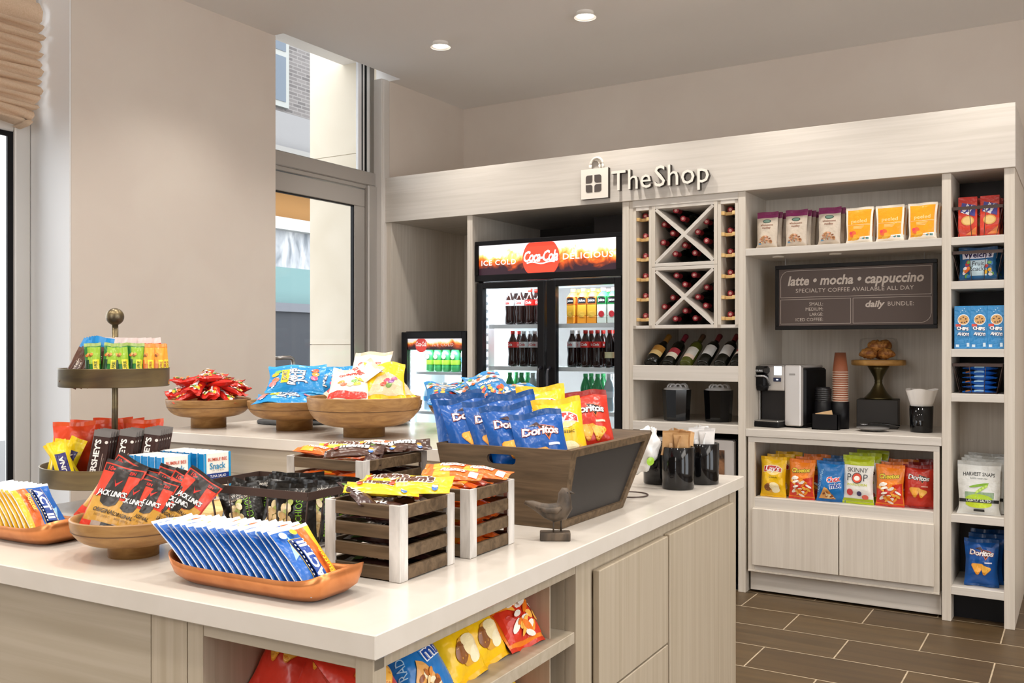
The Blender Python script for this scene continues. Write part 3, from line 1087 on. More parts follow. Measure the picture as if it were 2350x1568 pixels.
tw.box(-4.30, -4.262, 5.03, 5.056, 2.583, 3.45, WHITE)
tw.box(-4.31, -4.268, 5.012, 5.031, 2.583, 3.45, BLACK)
tw.box(-4.30, -4.272, 4.998, 5.013, 2.583, 3.45, WHITE)
tw.box(-4.31, -4.276, 4.99, 4.999, 2.583, 3.45, BLACK)
tw.box(-4.30, -4.28, 4.955, 4.991, 2.583, 3.45, WHITE)
win2 = structure(tw.build('window_2'), 'tall transom window above the glass door')
MB().box(-4.29, -4.286, 3.9, 4.96, 2.58, 3.45, GLASS).build('pane', win2)

# left window in its deep recess
q = MB()
q.box(-4.56, -4.47, 2.64, 2.72, 0, CH, ALUL, .006)
q.box(-4.66, -4.157, 2.722, 2.7295, 0, CH, mat('white_reveal_paint', '#eeeeee', .6))
q.box(-4.56, -4.475, .28, 2.64, 2.425, 2.50, ALUL, .006)
q.box(-4.56, -4.475, .28, 2.64, 0, .08, ALUL, .006)
q.box(-4.56, -4.47, 1.32, 1.40, .08, 2.42, ALUL, .006)
q.box(-4.56, -4.47, .2, .28, 0, CH, ALUL, .006)
win1 = structure(q.build('window_1'), 'bright full-height window in a deep recess')
q = MB()
q.box(-4.50, -4.488, 2.612, 2.64, .08, 2.40, BLACK)
q.box(-4.50, -4.488, .28, 2.64, 2.40, 2.425, BLACK)
q.build('black_gasket', win1)
MB().box(-4.53, -4.526, .28, 2.62, .08, 3.3, GLASS).build('pane', win1)

# roman shade gathered at the top of that window
LINEN = grain('tan_linen', '#d0b496', '#dabfa4', (150, 150, 150), .9)
LINENI = mat('shade_lining', '#d9c8b8', .85)
sh = thing('roman_shade', 'tan linen roman shade gathered at the top of the left window', 'window shade', (-4.40, 2.70, 2.43))
prof = [(-.03, .0)]
z = 0
rnd = random.Random(4)
folds = 12
for k in range(folds):
    d1 = .012 + .006 * rnd.random()
    h = .043
    prof += [(.035 + d1 * .6 + .02 * (k > 9), z + h * .1), (.05 + d1 + .02 * (k > 9), z + h * .45), (.035 + d1 * .5 + .02 * (k > 9), z + h * .85), (.01, z + h)]
    z += h
prof += [(.05, z + .02), (.06, z + .06), (.035, z + .1), (.0, z + .11), (-.01, z + .12)]


def shade_fn(u, v):
    n = len(prof) - 1
    t = v * n
    i = min(int(t), n - 1)
    f = t - i
    x = prof[i][0] * (1 - f) + prof[i + 1][0] * f
    zz = prof[i][1] * (1 - f) + prof[i + 1][1] * f
    y = -2.4 * u
    low = max(0, 1 - zz / .16)
    return (x + .007 * math.sin(u * 23 + i * .8), y - .06 * low * (u < .02), zz + .006 * math.sin(u * 17 + i) + .035 * low * math.sin(u * 9) - .0 * low)


MB().grid(shade_fn, 60, len(prof) - 1, LINEN, smooth=True).build('stacked_folds', sh)
q = MB()
q.box(-.012, .0, -2.4, 0, z + .11, .82, LINENI)
q.box(-.008, .006, -.06, 0, z + .11, .82, LINEN)
q.build('flat_panel', sh)
MB().box(-.05, -.012, -2.4, 0, .77, .81, WHITE).build('head_rail', sh)

# ---------------------------------------------------------------- street outside
STONE = grain('cream_limestone', '#cfc4b0', '#d9cfbd', (2, 2, 2), .8)
q = MB()
q.box(-5.03, -4.31, 5.27, 6.2, -.3, 1.385, STONE)
q.box(-5.03, -4.31, 5.27, 6.2, 1.39, 2.79, STONE)
q.box(-5.03, -4.31, 5.27, 6.2, 2.795, 6, STONE)
q.box(-5.02, -4.32, 5.275, 6.1, -.3, 6, mat('stone_joint', '#b9ae9c', .9))
structure(q.build('trim_3'), 'cream limestone return wall outside the glass door')
structure(MB().box(-16, -4.72, -12, 20, -.35, -.25, mat('asphalt', '#6d6c6b', .9)).build('street'))


def brick_mat():
    m = mat('grey_brick', '#8f8a88', .9)
    nt = m.node_tree
    br = nt.nodes.new('ShaderNodeTexBrick')
    tc = nt.nodes.new('ShaderNodeTexCoord')
    mp = nt.nodes.new('ShaderNodeMapping')
    mp.inputs['Rotation'].default_value = (RAD(90), 0, RAD(90))
    br.inputs['Scale'].default_value = 1
    br.inputs['Brick Width'].default_value = .18
    br.inputs['Row Height'].default_value = .055
    br.inputs['Mortar Size'].default_value = .008
    br.inputs['Color1'].default_value = lin('#6f6a68')
    br.inputs['Color2'].default_value = lin('#575352')
    br.inputs['Mortar'].default_value = lin('#7d7976')
    sx = nt.nodes.new('ShaderNodeSeparateXYZ')
    cx = nt.nodes.new('ShaderNodeCombineXYZ')
    L = nt.links.new
    L(tc.outputs['Object'], sx.inputs[0])
    L(sx.outputs['Y'], cx.inputs['X'])
    L(sx.outputs['Z'], cx.inputs['Y'])
    L(cx.outputs[0], br.inputs['Vector'])
    L(br.outputs['Color'], nt.nodes['Principled BSDF'].inputs['Base Color'])
    return m


bd = thing('brick_building', 'grey brick building with sash windows across the street', 'building', (-10.2, 10.3, -.3))
BX = -10.0


def bb(nm, y0, y1, z0, z1, m, x0=0, x1=.4, par=None):
    return MB().box(x0, x1, y0 - 10.3, y1 - 10.3, z0 + .3, z1 + .3, m).build(nm, par or bd)


bb('brick_wall', 7, 15, 4.75, 9.5, brick_mat(), -.4, .2)
bb('stone_band', 7, 15, 4.2, 4.75, mat('pale_stone', '#7f7e7e', .8), -.4, .35)
bb('grey_awning', 7, 15, 3.75, 4.2, mat('zinc_grey', '#83817d', .5, .3), -.4, .55)
bb('shop_front', 7, 15, 1.85, 3.75, mat('ochre_mural', '#94682f', .7), -.4, .2)
bb('white_ledge', 7, 15, 3.05, 3.22, mat('ledge_white', '#b9b9b6', .7), .2, .45)
bb('shutter', 7, 15, 2.52, 3.05, grain('streaked_shutter', '#6f767d', '#c9cbcd', (1, 6, 2), .6), .2, .3)
bb('aqua_glazing', 7, 15, 1.98, 2.52, mat('aqua_glass', '#5f8383', .3), .2, .32)
bb('planter_wall', 7, 15, -.3, 1.86, mat('slate_grey', '#33363c', .7), .2, .7)
bb('coping', 7, 15, 1.86, 1.98, mat('coping_grey', '#686b72', .6), .2, .75)
for y0 in (9.35, 11.55):
    wf = bb('sash_window', y0, y0 + .62, 4.85, 6.4, mat('sash_frame', '#8f918d', .6), .2, .27)
    for z0, z1 in ((4.93, 5.58), (5.66, 6.3)):
        MB().box(.25, .28, y0 + .07 - 10.3, y0 + .55 - 10.3, z0 + .3, z1 + .3, mat('window_dark', '#4f5a66', .15)).build('pane', wf)

# ---------------------------------------------------------------- downlights
for i, (x, y) in enumerate(DOWN):
    if y < 1.5 or x > .5: continue
    def mk():
        B = MB()
        B.lathe([(.062, 0), (.062, .004), (.05, .006), (.048, .03)], mat('downlight_ring', '#f4efe8', .5), 24)
        o = B.build('ceiling_downlight')
        MB().lathe([(0, .02), (.047, .02)], mat('lamp_glow', '#fff6e8', .5, emit=16), 24).build('lamp_lens', o)
        return o
    lab = ('round recessed ceiling spot, %s from the left in the row %s' % (ORD[round((x + 3.38) / 1.0)], 'along the shop sign' if y > 4 else ('nearest the door pier' if y > 3 else 'over the island')))
    put('downlight', mk, Tr(x, y, CH - .03) @ Matrix.Diagonal((1, 1, 1, 1)), lab, 'ceiling light', 'recessed ceiling spots')

# ---------------------------------------------------------------- shelving wall, front at y=5.13
FY, U = 5.13, .042
BK = 5.86


def up(nm, x0, z0=0, z1=2.238, y1=6.05, par=None, m=LAM_V, x1=None, y0=FY):
    return MB().box(x0, x1 or x0 + U, y0, y1, z0, z1, m, .0015).build(nm, par)


def shf(nm, x0, x1, zt, th=.041, y1=BK, par=None, m=LAM_H, y0=FY):
    return MB().box(x0, x1, y0, y1, zt - th, zt, m, .0015).build(nm, par)


hd = thing('header_panel', 'long pale laminate header spanning the whole shelving wall', 'header panel', (-2.2, 5.12, 2.238))
MB().box(-4.182, -.29, 5.115, 5.155, 2.238, 2.55, LAM_H, .002).build('front_board', hd, (2.2, -5.12, -2.238))
MB().box(-4.18, -.29, 5.155, 6.08, 2.53, 2.55, LAM_H).build('top_board', hd, (2.2, -5.12, -2.238))
MB().box(-.318, -.29, 5.155, 6.08, 2.238, 2.53, LAM_H).build('return_board', hd, (2.2, -5.12, -2.238))
MB().box(-4.18, -.318, 5.155, 6.05, 2.238, 2.252, LAM_H).build('soffit_board', hd, (2.2, -5.12, -2.238))

al = thing('cooler_alcove', 'tall laminate alcove beside the door holding the small cooler', 'cabinet', (-3.8, 5.5, 0))
A = (3.8, -5.5, 0)
for nm, o in (('side_panel', up('side_panel', -4.172)), ('side_panel', up('side_panel', -3.492)), ('back_panel', MB().box(-4.13, -3.492, 6.03, 6.06, 0, 2.238, LAM_V).build('back_panel'))):
    o.parent = al
    o.location = A
q = MB()
q.box(-4.13, -3.492, 5.2, 6.03, .0, .72, LAM_V)
q.box(-4.13, -3.492, 5.17, 6.03, .72, .75, LAM_H)
q.build('plinth_cabinet', al, A)
cb = thing('cooler_bay', 'laminate bay framing the tall two-door cooler', 'cabinet', (-2.9, 5.6, 0))
for o in (MB().box(-2.369, -2.327, FY, 6.05, 0, 2.238, LAM_V, .0015).build('side_panel'), MB().box(-3.45, -2.369, 6.03, 6.06, 0, 2.238, DARK).build('back_panel'),
          MB().box(-2.80, -2.372, 5.62, 5.64, 1.9, 2.236, DARK).build('dark_filler'), ):
    o.parent = cb
    o.location = (2.9, -5.6, 0)

# sign on the header
SIGN_F, SIGN_E = mat('sign_cream', '#f0e9dd', .5), mat('sign_edge', '#3d342d', .5)
sg = thing('shop_sign', 'raised cream letters and bag emblem on the header', 'sign', (-2.2, 5.085, 2.3))


def rrect(x0, x1, z0, z1, r, corners=(1, 1, 1, 1), n=5):
    P = []
    for (cx, cz, a, on) in ((x0 + r, z0 + r, 180, corners[0]), (x1 - r, z0 + r, 270, corners[1]), (x1 - r, z1 - r, 0, corners[2]), (x0 + r, z1 - r, 90, corners[3])):
        if on: P += [(cx + r * math.cos(RAD(a + 90 * k / n)), cz + r * math.sin(RAD(a + 90 * k / n))) for k in range(n + 1)]
        else: P.append((x0 if a in (180, 90) else x1, z0 if a in (180, 270) else z1))
    return P


def letters(word, x0, x1, zb, zt, par, ref):
    """one raised solid per letter, set between x0 and x1"""
    xs = 0
    adv = []
    for ch in word:
        V, F, wd = text2d(ch, 1, .002)
        adv.append(wd)
    gap = .1
    tot = sum(adv) + gap * (len(word) - 1)
    H = max(p[1] for p in text2d(word[0], 1, .002)[0])
    k, kz = (x1 - x0) / tot, (zt - zb) / H
    x = x0
    for ch, wd in zip(word, adv):
        V, F, _ = text2d(ch, 1, .002)
        cx = x + wd * k / 2
        B = MB()
        fv = [(cx + a * k, 5.082, zb + b * kz) for a, b in V]
        bv = [(p[0], 5.112, p[2]) for p in fv]
        n = len(fv)
        B.add(fv, F, SIGN_F)
        cnt = {}
        for f in F:
            for i in range(len(f)):
                e = (f[i], f[(i + 1) % len(f)])
                key = (round(V[e[0]][0], 5), round(V[e[0]][1], 5)), (round(V[e[1]][0], 5), round(V[e[1]][1], 5))
                cnt[key] = cnt.get(key, 0) + 1
        sd, vs = [], []
        for (p, r_) in list(cnt):
            if (r_, p) in cnt: continue
            o = len(vs)
            for (a, b), y in ((p, 5.0825), (r_, 5.0825), (r_, 5.112), (p, 5.112)): vs.append((cx + a * k, y, zb + b * kz))
            sd.append((o, o + 1, o + 2, o + 3))
        B.add(vs, sd, SIGN_E)
        B.build('letter', par, tuple(-c for c in ref))
        x += (wd + gap) * k


ref = (-2.2, 5.085, 2.3)
letters('The', -2.419, -2.165, 2.302, 2.419, sg, ref)
letters('Shop', -2.142, -1.813, 2.302, 2.424, sg, ref)
B = MB()
B.prism([(-2.622, 2.266), (-2.44, 2.266), (-2.44, 2.447), (-2.622, 2.447)], 5.082, 5.112, SIGN_F, None, SIGN_E)
em = B.build('bag_emblem', sg, tuple(-c for c in ref))
B = MB()
for (x0, x1, z0, z1, cn) in ((-2.588, -2.544, 2.361, 2.408, (0, 1, 0, 1)), (-2.53, -2.484, 2.361, 2.408, (1, 0, 1, 0)), (-2.588, -2.544, 2.305, 2.351, (1, 0, 1, 0)), (-2.53, -2.484, 2.305, 2.351, (0, 1, 0, 1))):
    B.prism(rrect(x0, x1, z0, z1, .014, cn), 5.0795, 5.083, mat('emblem_dark', '#544b46', .6))
B.build('emblem_tile', em)
B = MB()
for cx, rr in ((-2.54, .032), (-2.522, .04)):
    B.tube([(cx + rr * math.cos(RAD(a)), 5.095 + (.012 if rr < .035 else 0), 2.445 + .028 + rr * math.sin(RAD(a))) for a in range(0, 181, 15)], .008, SIGN_F, 8)
    for sx in (-1, 1): B.tube([(cx + sx * rr, 5.095 + (.012 if rr < .035 else 0), 2.44), (cx + sx * rr, 5.095 + (.012 if rr < .035 else 0), 2.474)], .008, SIGN_F, 8)
B.build('emblem_handle', em)

# ---------------------------------------------------------------- wine cabinet
wc = thing('wine_cabinet', 'laminate cabinet with wine racks, display shelf and bucket niche', 'cabinet', (-1.99, 5.5, 0))
Wm = (1.99, -5.5, 0)
for o in (up('side_panel', -2.327, x1=-2.301, y1=BK, y0=5.136), up('side_panel', -1.66, y1=BK), MB().box(-2.3, -1.66, BK, BK + .02, .87, 2.238, LAM_V).build('back_panel'),
          shf('shelf', -2.301, -1.66, .93, .05), MB().box(-2.301, -1.66, FY, FY + .03, 1.174, 1.262, LAM_H, .0015).build('shelf_rail'),
          shf('shelf', -2.301, -1.66, 1.215, .03, y0=5.16), MB().box(-2.301, -1.66, FY, BK, 2.2, 2.238, LAM_H).build('top_rail')):
    o.parent = wc
    o.location = Wm
INN = mat('rack_inside', '#e3d9cb', .5)


def rack_col(x0, x1):
    def mk():
        o = MB()
        o.box(0, .02, 0, .36, 0, .722, LAM_V, .001)
        o.box(x1 - x0 - .02, x1 - x0, 0, .36, 0, .722, LAM_V, .001)
        o.box(0, x1 - x0, 0, .36, .0, .018, LAM_H)
        o.box(0, x1 - x0, 0, .36, .7, .722, LAM_H)
        o.box(0, x1 - x0, .36, .37, 0, .722, DARK)
        r = o.build('wine_column')
        for k in range(6):
            z = .052 + k * .119
            P = MB()
            P.box(.02, x1 - x0 - .02, .035, .05, z - .008, z + .01, PINE)
            P.box(.02, .038, .006, .05, z - .008, z + .012, PINE, .001)
            P.box(x1 - x0 - .038, x1 - x0 - .02, .006, .05, z - .008, z + .012, PINE, .001)
            P.box(.02, x1 - x0 - .02, .26, .275, z - .008, z + .01, PINE)
            P.build('wooden_peg', r)
        return r
    return mk


put('rackcol', rack_col(-2.301, -2.18), Tr(-2.301, 5.134, 1.478), 'narrow wine column with pine pegs beside the tall cooler', 'wine rack', 'wine racks')
put('rackcol', None, Tr(-1.781, 5.134, 1.478), 'narrow wine column with pine pegs beside the nut shelf', 'wine rack', 'wine racks')


def rack_x():
    W_, H_ = .398, .36
    o = MB()
    t = .02
    o.box(0, t, 0, .36, 0, H_, LAM_V, .001)
    o.box(W_ - t, W_, 0, .36, 0, H_, LAM_V, .001)
    o.box(t, W_ - t, 0, .36, 0, t, LAM_H, .001)
    o.box(t, W_ - t, 0, .36, H_ - t, H_, LAM_H, .001)
    o.box(0, W_, .36, .37, 0, H_, DARK)
    r = o.build('wine_cube')
    a = math.atan2(H_ - 2 * t, W_ - 2 * t)
    Ld = math.hypot(H_ - 2 * t, W_ - 2 * t) - .012
    X = MB()
    for sgn in (1, -1):
        T = Tr(W_ / 2, 0, H_ / 2) @ Matrix.Rotation(-a * sgn, 4, 'Y')
        X.box(-Ld / 2, Ld / 2, .0 if sgn == 1 else .0006, .36, -.0095, .0095, LAM_H, .0, T)
    X.build('cross_divider', r)
    return r


put('rackx', rack_x, Tr(-2.18, 5.133, 1.84), 'upper square wine cube with a white cross divider', 'wine rack', 'wine racks')
put('rackx', None, Tr(-2.18, 5.133, 1.478), 'lower square wine cube with a white cross divider', 'wine rack', 'wine racks')

GB = mat('dark_bottle_glass', '#10120c', .06)
GG = mat('olive_bottle_glass', '#4d5218', .06)
CAPR = mat('red_capsule', '#9c2531', .35)


def wine(glass, cap, lab1=None, lab2=None, champ=False):
    """wine bottle standing on z=0; label bands as parts"""
    def mk():
        B = MB()
        if champ: pr = [(0, .012), (.03, 0), (.043, .006), (.044, .13), (.038, .17), (.024, .205), (.016, .235), (.0155, .27), (.017, .28), (.017, .295), (.0, .3)]
        else: pr = [(0, .012), (.03, 0), (.0365, .005), (.0375, .18), (.034, .2), (.018, .222), (.0145, .235), (.014, .29), (.0155, .292), (.0155, .302), (0, .303)]
        B.lathe(pr, glass, 20)
        o = B.build('wine_bottle')
        B = MB()
        B.lathe([(.0153, .236), (.0152, .29), (.0168, .291), (.0168, .304), (.0085, .3046)] if not champ else [(.018, .225), (.0172, .27), (.0185, .29), (.0185, .302), (.008, .306)], cap, 16)
        B.lathe([(.0085, .3046), (0, .3046)], mat('capsule_centre', '#d9a8a0', .5) if cap is CAPR else cap, 14)
        B.build('capsule', o)
        if lab1:
            R0 = .0442 if champ else .0378
            B = MB()
            n = 12
            for k in range(n):
                a0, a1 = RAD(-75 + 150 * k / n), RAD(-75 + 150 * (k + 1) / n)
                for zz0, zz1, c in lab1:
                    B.add([(R0 * math.sin(a0), -R0 * math.cos(a0), zz0), (R0 * math.sin(a1), -R0 * math.cos(a1), zz0), (R0 * math.sin(a1), -R0 * math.cos(a1), zz1), (R0 * math.sin(a0), -R0 * math.cos(a0), zz1)], [(0, 1, 2, 3)], mat('paper_' + c.strip('#'), c, .6))
            B.build('label', o)
        return o
    return mk


PRES = Rx(90)                               # neck towards the viewer (-y)
WX = [(-2.056, 2.173), (-2.012, 2.121), (-2.129, 2.095), (-2.075, 2.04), (-2.136, 1.989), (-1.869, 2.094), (-1.922, 2.038), (-1.869, 1.984), (-2.001, 1.965), (-2.06, 1.918), (-1.939, 1.917)]
WX2 = [(-2.053, 1.79), (-1.943, 1.789), (-2.0, 1.736), (-2.075, 1.661), (-2.128, 1.608), (-1.868, 1.715), (-1.922, 1.661), (-1.874, 1.609), (-1.998, 1.582), (-2.06, 1.536), (-1.936, 1.537)]


def quad(dx, dz): return 'top' if dz > abs(dx) else ('bottom' if -dz > abs(dx) else ('left' if dx < 0 else 'right'))


for cube, pts, cz in (('upper', WX, 2.02), ('lower', WX2, 1.658)):
    cnt = {}
    for x, z in pts:
        qd = quad(x + 1.981, z - cz)
        cnt[qd] = cnt.get(qd, 0) + 1
        put('wine', wine(GB, CAPR), Tr(x, 5.5, z) @ PRES, '%s red-capped wine bottle lying in the %s quarter of the %s wine cube' % (ORD[cnt[qd] - 1], qd, cube), 'wine bottle', 'wine bottles in the racks')
for colx, nm in ((-2.242, 'beside the cooler'), (-1.722, 'beside the nut shelf')):
    for k in range(6):
        put('wine', None, Tr(colx, 5.485, 1.555 + k * .119) @ PRES, '%s wine bottle from the bottom in the narrow column %s' % (ORD[k], nm), 'wine bottle', 'wine bottles in the racks')
shown = [(-2.225, 'champ', GB, mat('gold_foil', '#b9853a', .35, .5), [(.06, .1, '#e8c988'), (.1, .15, '#c08a3a')], 'dark sparkling wine bottle with a gold label and gold foil neck'),
         (-2.115, 'rose', GB, mat('wine_red_foil', '#7a2030', .35), [(.045, .085, '#f3ead6'), (.085, .13, '#b8404a')], 'wine bottle with a cream and red label and dark red neck'),
         (-2.005, 'white', GG, mat('brown_foil', '#4a3420', .4), [(.04, .07, '#ead2bf'), (.07, .14, '#d8d4c8')], 'olive green wine bottle with a pale grey label'),
         (-1.9, 'redA', GB, mat('maroon_foil', '#6a1e20', .4), [(.07, .16, '#d3d2d0')], 'dark wine bottle with a silver label, left one of that pair'),
         (-1.795, 'redA', GB, None, None, 'dark wine bottle with a silver label, right one of that pair'),
         (-1.70, 'redB', GB, mat('maroon_foil', '#6a1e20', .4), [(.04, .06, '#1a1414'), (.07, .1, '#e0cfc0'), (.1, .13, '#b03038')], 'dark wine bottle with a red label half behind the upright')]
for x, key, g, c, l, lb in shown:
    put(('disp', key), wine(g, c, l, None, key == 'champ') if l else None, Tr(x, 5.215, 1.262 + .0) @ Rz(-5) @ Rx(-55), lb, 'wine bottle', 'wine bottles on the display shelf')


def bucket():
    B = MB()
    B.lathe([(0, .0), (.074, 0), (.076, .004), (.086, .185), (.083, .185), (.074, .01), (0, .01)], BLACKG, 8, Rz(22.5), False)
    return B.build('ice_bucket')


def cup_heap():
    B = MB()
    rnd = random.Random(2)
    for k in range(7):
        a = rnd.uniform(0, 6.28)
        x, y = .045 * math.cos(a), .045 * math.sin(a)
        B.tube([(x + .018 * math.cos(RAD(t)), y + .006 * math.cos(RAD(t)), .198 + .02 * math.sin(RAD(t))) for t in range(0, 360, 40)], .0055, clearish, 6, closed=True)
    B.lathe([(.079, .178), (.075, .19), (.05, .203), (.02, .198), (0, .196)], clearish, 14)
    return B.build('ice_liner')


clearish = mat('frosted_clear_plastic', '#d9dadd', .2)
for i, (x, y) in enumerate(((-2.095, 5.31), (-1.848, 5.345))):
    sd_ = ('left', 'right')[i]
    put('bucket', bucket, Tr(x, y, .93) @ Rz(8 * i - 4), 'gloss black faceted bucket on the %s of the niche below the wine display' % sd_, 'bucket', 'black buckets below the wine')
    put('liner', cup_heap, Tr(x, y, .931), 'clear scalloped cups heaped in the %s black bucket' % sd_, 'plastic cup', 'clear cups in the buckets')

# little silver fridge under the wine cabinet
fr = thing('mini_fridge', 'silver under-counter fridge with a coffee picture on its door', 'fridge', (-1.99, 5.5, 0))
F = (1.99, -5.5, 0)
MB().box(-2.28, -1.69, 5.2, BK, .03, .845, BLACK).build('body', fr, F)
dr = MB().box(-2.27, -1.692, 5.15, 5.2, .2, .84, SILVER, .008).build('door', fr, F)
B = MB()
B.box(-2.2, -1.745, 5.146, 5.1505, .4, .785, grain('photo_print', '#241c18', '#b9845c', (6, 6, 9), .3, lo=.42, hi=.7))
B.lathe([(0, 0), (.05, 0), (.05, .004), (.0, .004)], film('#15110f'), 18, Tr(-1.9, 5.146, .62) @ Rx(90))
B.box(-1.86, -1.79, 5.1445, 5.147, .742, .755, film('#2a211c'))
for x in (-1.93, -1.85, -1.79): B.tube([(x + .02 * math.cos(RAD(t)), 5.145, .575 + .02 * math.sin(RAD(t))) for t in range(0, 181, 20)], .003, film('#e6dccb'), 6)
B.build('picture_panel', dr)
MB().box(-2.29, -1.67, 5.17, BK, 0, .03, BLACK).build('plinth', fr, F)
MB().box(-2.3, -1.661, 5.78, 5.86, .03, .88, BLACK).build('back_panel', fr, F)

# ---------------------------------------------------------------- coffee bay
cf = thing('coffee_bay', 'laminate coffee bay with an open snack shelf on top', 'cabinet', (-1.1, 5.5, 0))
C_ = (1.1, -5.5, 0)
for o in (up('side_panel', -.617, y1=BK), MB().box(-1.618, -.617, BK, BK + .02, .9, 2.238, LAM_V).build('back_panel'),
          shf('shelf', -1.618, -.617, 1.917, .04, 5.54), MB().box(-1.618, -.617, 5.52, 5.54, 1.917, 2.238, LAM_V).build('upper_back_panel')):
    o.parent = cf
    o.location = C_
tag(MB().box(-1.617, -.618, FY - .002, BK, .872, .914, LAM_H, .002).build('worktop'), 'pale laminate worktop of the coffee bay', 'worktop')
bc = thing('base_cabinet', 'low laminate base cabinet with an open chip shelf and two doors', 'cabinet', (-1.1, 5.5, 0))
for nm, bx in (('top_rail', (-1.605, -.628, FY + .004, FY + .03, .842, .871)), ('stile', (-1.605, -1.568, FY + .004, FY + .03, .134, .842)), ('stile', (-.656, -.628, FY + .004, FY + .03, .134, .842)),
               ('back_panel', (-1.605, -.628, 5.5, 5.52, .13, .87)), ('shelf', (-1.568, -.656, FY + .004, 5.5, .485, .538)), ('side_panel', (-1.605, -1.59, FY + .03, 5.5, .13, .87)), ('side_panel', (-.64, -.628, FY + .03, 5.5, .13, .87)),
               ('bottom_rail', (-1.568, -.656, FY + .004, FY + .03, .134, .485)), ('toe_kick', (-1.605, -.625, FY + .05, FY + .07, .012, .13)), ('drip_strip', (-1.605, -.628, FY + .0, 5.5, .124, .134))):
    MB().box(*bx, LAM_H if nm in ('top_rail', 'shelf', 'bottom_rail', 'toe_kick') else LAM_V, .001).build(nm, bc, C_)
for x0, x1 in ((-1.575, -1.116), (-1.110, -.652)):
    MB().box(x0, x1, FY - .018, FY + .003, .165, .478, LAM_V, .002).build('door', bc, C_)

# tall narrow tower
tw_ = thing('shelf_tower', 'tall narrow laminate tower of seven shelves at the right end', 'shelving unit', (-.46, 5.4, 0))
T_ = (.46, -5.4, 0)
for o in (MB().box(-.575, -.5745, FY + .02, 5.52, .0, 2.238, LAM_V).build('side_liner'), MB().box(-.34, -.294, FY, 6.05, .0, 2.238, LAM_V, .0015).build('side_panel'), MB().box(-.575, -.34, 5.5, 5.52, .5, 1.1, LAM_V).build('back_panel'), MB().box(-.575, -.34, 5.5, 5.52, 1.1, 2.238, DARK).build('back_panel'), MB().box(-.575, -.34, 5.5, 5.52, .132, .5, DARK).build('back_panel'), MB().box(-.575, -.34, 5.24, 5.26, .0, .135, BLACK).build('unlit_void_panel')):  # black board at the foot paints the unlit void below the last shelf
    o.parent = tw_
    o.location = T_
for zt in (1.917, 1.697, 1.36, 1.138, .536, .176):
    shf('shelf', -.575, -.34, zt, .04, 5.5).parent = tw_
for c in tw_.children: c.location = T_

# ---------------------------------------------------------------- coolers
def soda_art(name, e=1.5):
    """backlit cola picture: pale fizz above, amber and dark liquid below, with ice shapes"""
    m = bpy.data.materials.new(name)
    m.use_nodes = True
    nt = m.node_tree
    b = nt.nodes['Principled BSDF']
    tc = nt.nodes.new('ShaderNodeTexCoord')
    sx = nt.nodes.new('ShaderNodeSeparateXYZ')
    n = nt.nodes.new('ShaderNodeTexNoise')
    n.inputs['Scale'].default_value = 9
    n.inputs['Detail'].default_value = 6
    n.inputs['Distortion'].default_value = 1.5
    v = nt.nodes.new('ShaderNodeTexVoronoi')
    v.inputs['Scale'].default_value = 8
    ma = nt.nodes.new('ShaderNodeMath')
    ma.operation = 'MULTIPLY_ADD'
    ma.inputs[1].default_value = .9
    mb = nt.nodes.new('ShaderNodeMath')
    mb.operation = 'MULTIPLY_ADD'
    mb.inputs[1].default_value = .35
    r = nt.nodes.new('ShaderNodeValToRGB')
    cr = r.color_ramp
    cr.elements[0].position, cr.elements[0].color = .28, lin('#2a1420')
    cr.elements[1].position, cr.elements[1].color = .98, lin('#f4f2f6')
    for p, c in ((.42, '#7a3018'), (.54, '#c8501a'), (.66, '#ee9038'), (.78, '#fbcf7a'), (.88, '#f6ead8')):
        q = cr.elements.new(p)
        q.color = lin(c)
    L = nt.links.new
    L(tc.outputs['Generated'], sx.inputs[0])
    L(tc.outputs['Object'], n.inputs['Vector'])
    L(tc.outputs['Object'], v.inputs['Vector'])
    L(n.outputs['Fac'], ma.inputs[0])
    L(sx.outputs['Z'], mb.inputs[2])
    L(v.outputs['Distance'], mb.inputs[0])
    L(mb.outputs[0], ma.inputs[2])
    sub = nt.nodes.new('ShaderNodeMath')
    sub.operation = 'SUBTRACT'
    sub.inputs[1].default_value = .47
    L(ma.outputs[0], sub.inputs[0])
    L(sub.outputs[0], r.inputs['Fac'])
    L(r.outputs['Color'], b.inputs['Base Color'])
    L(r.outputs['Color'], b.inputs['Emission Color'])
    b.inputs['Emission Strength'].default_value = e
    return m


LIT_RED, LIT_WHITE = mat('backlit_red', '#e2422e', .4, emit=.9), mat('backlit_white', '#fff8f0', .4, emit=1.3)
CWHITE = mat('cooler_liner_white', '#e9edf0', .5)
CGREY = mat('cooler_back_grey', '#8d8a88', .5)
LEDM = mat('led_strip', '#f2f8ff', .5, emit=14)


def flat_text(B, st, x0, x1, y, z, m, bold=0, shear=0, space=1, h=None):
    V, F, wd = text2d(st, 1, bold, shear, space)
    k = (x1 - x0) / wd
    top = max(p[1] for p in V)
    kz = h / top if h else k
    B.add([((x0 + x1) / 2 + a * k, y, z + b * kz) for a, b in V], F, m)


def disc(B, cx, cz, r, y, m, z0=-9, z1=9, n=48):
    P = [(cx + r * math.cos(2 * math.pi * k / n), min(z1, max(z0, cz + r * math.sin(2 * math.pi * k / n)))) for k in range(n)]
    B.add([(x, y, z) for x, z in P], [tuple(range(n))], m)


co = thing('drinks_cooler', 'tall black two-door drinks cooler with a backlit cola sign', 'cooler', (-2.91, 5.5, 0))
K = (2.91, -5.5, 0)


def cp(B, nm, par=None): return B.build(nm, par or co, K if par is None else None)


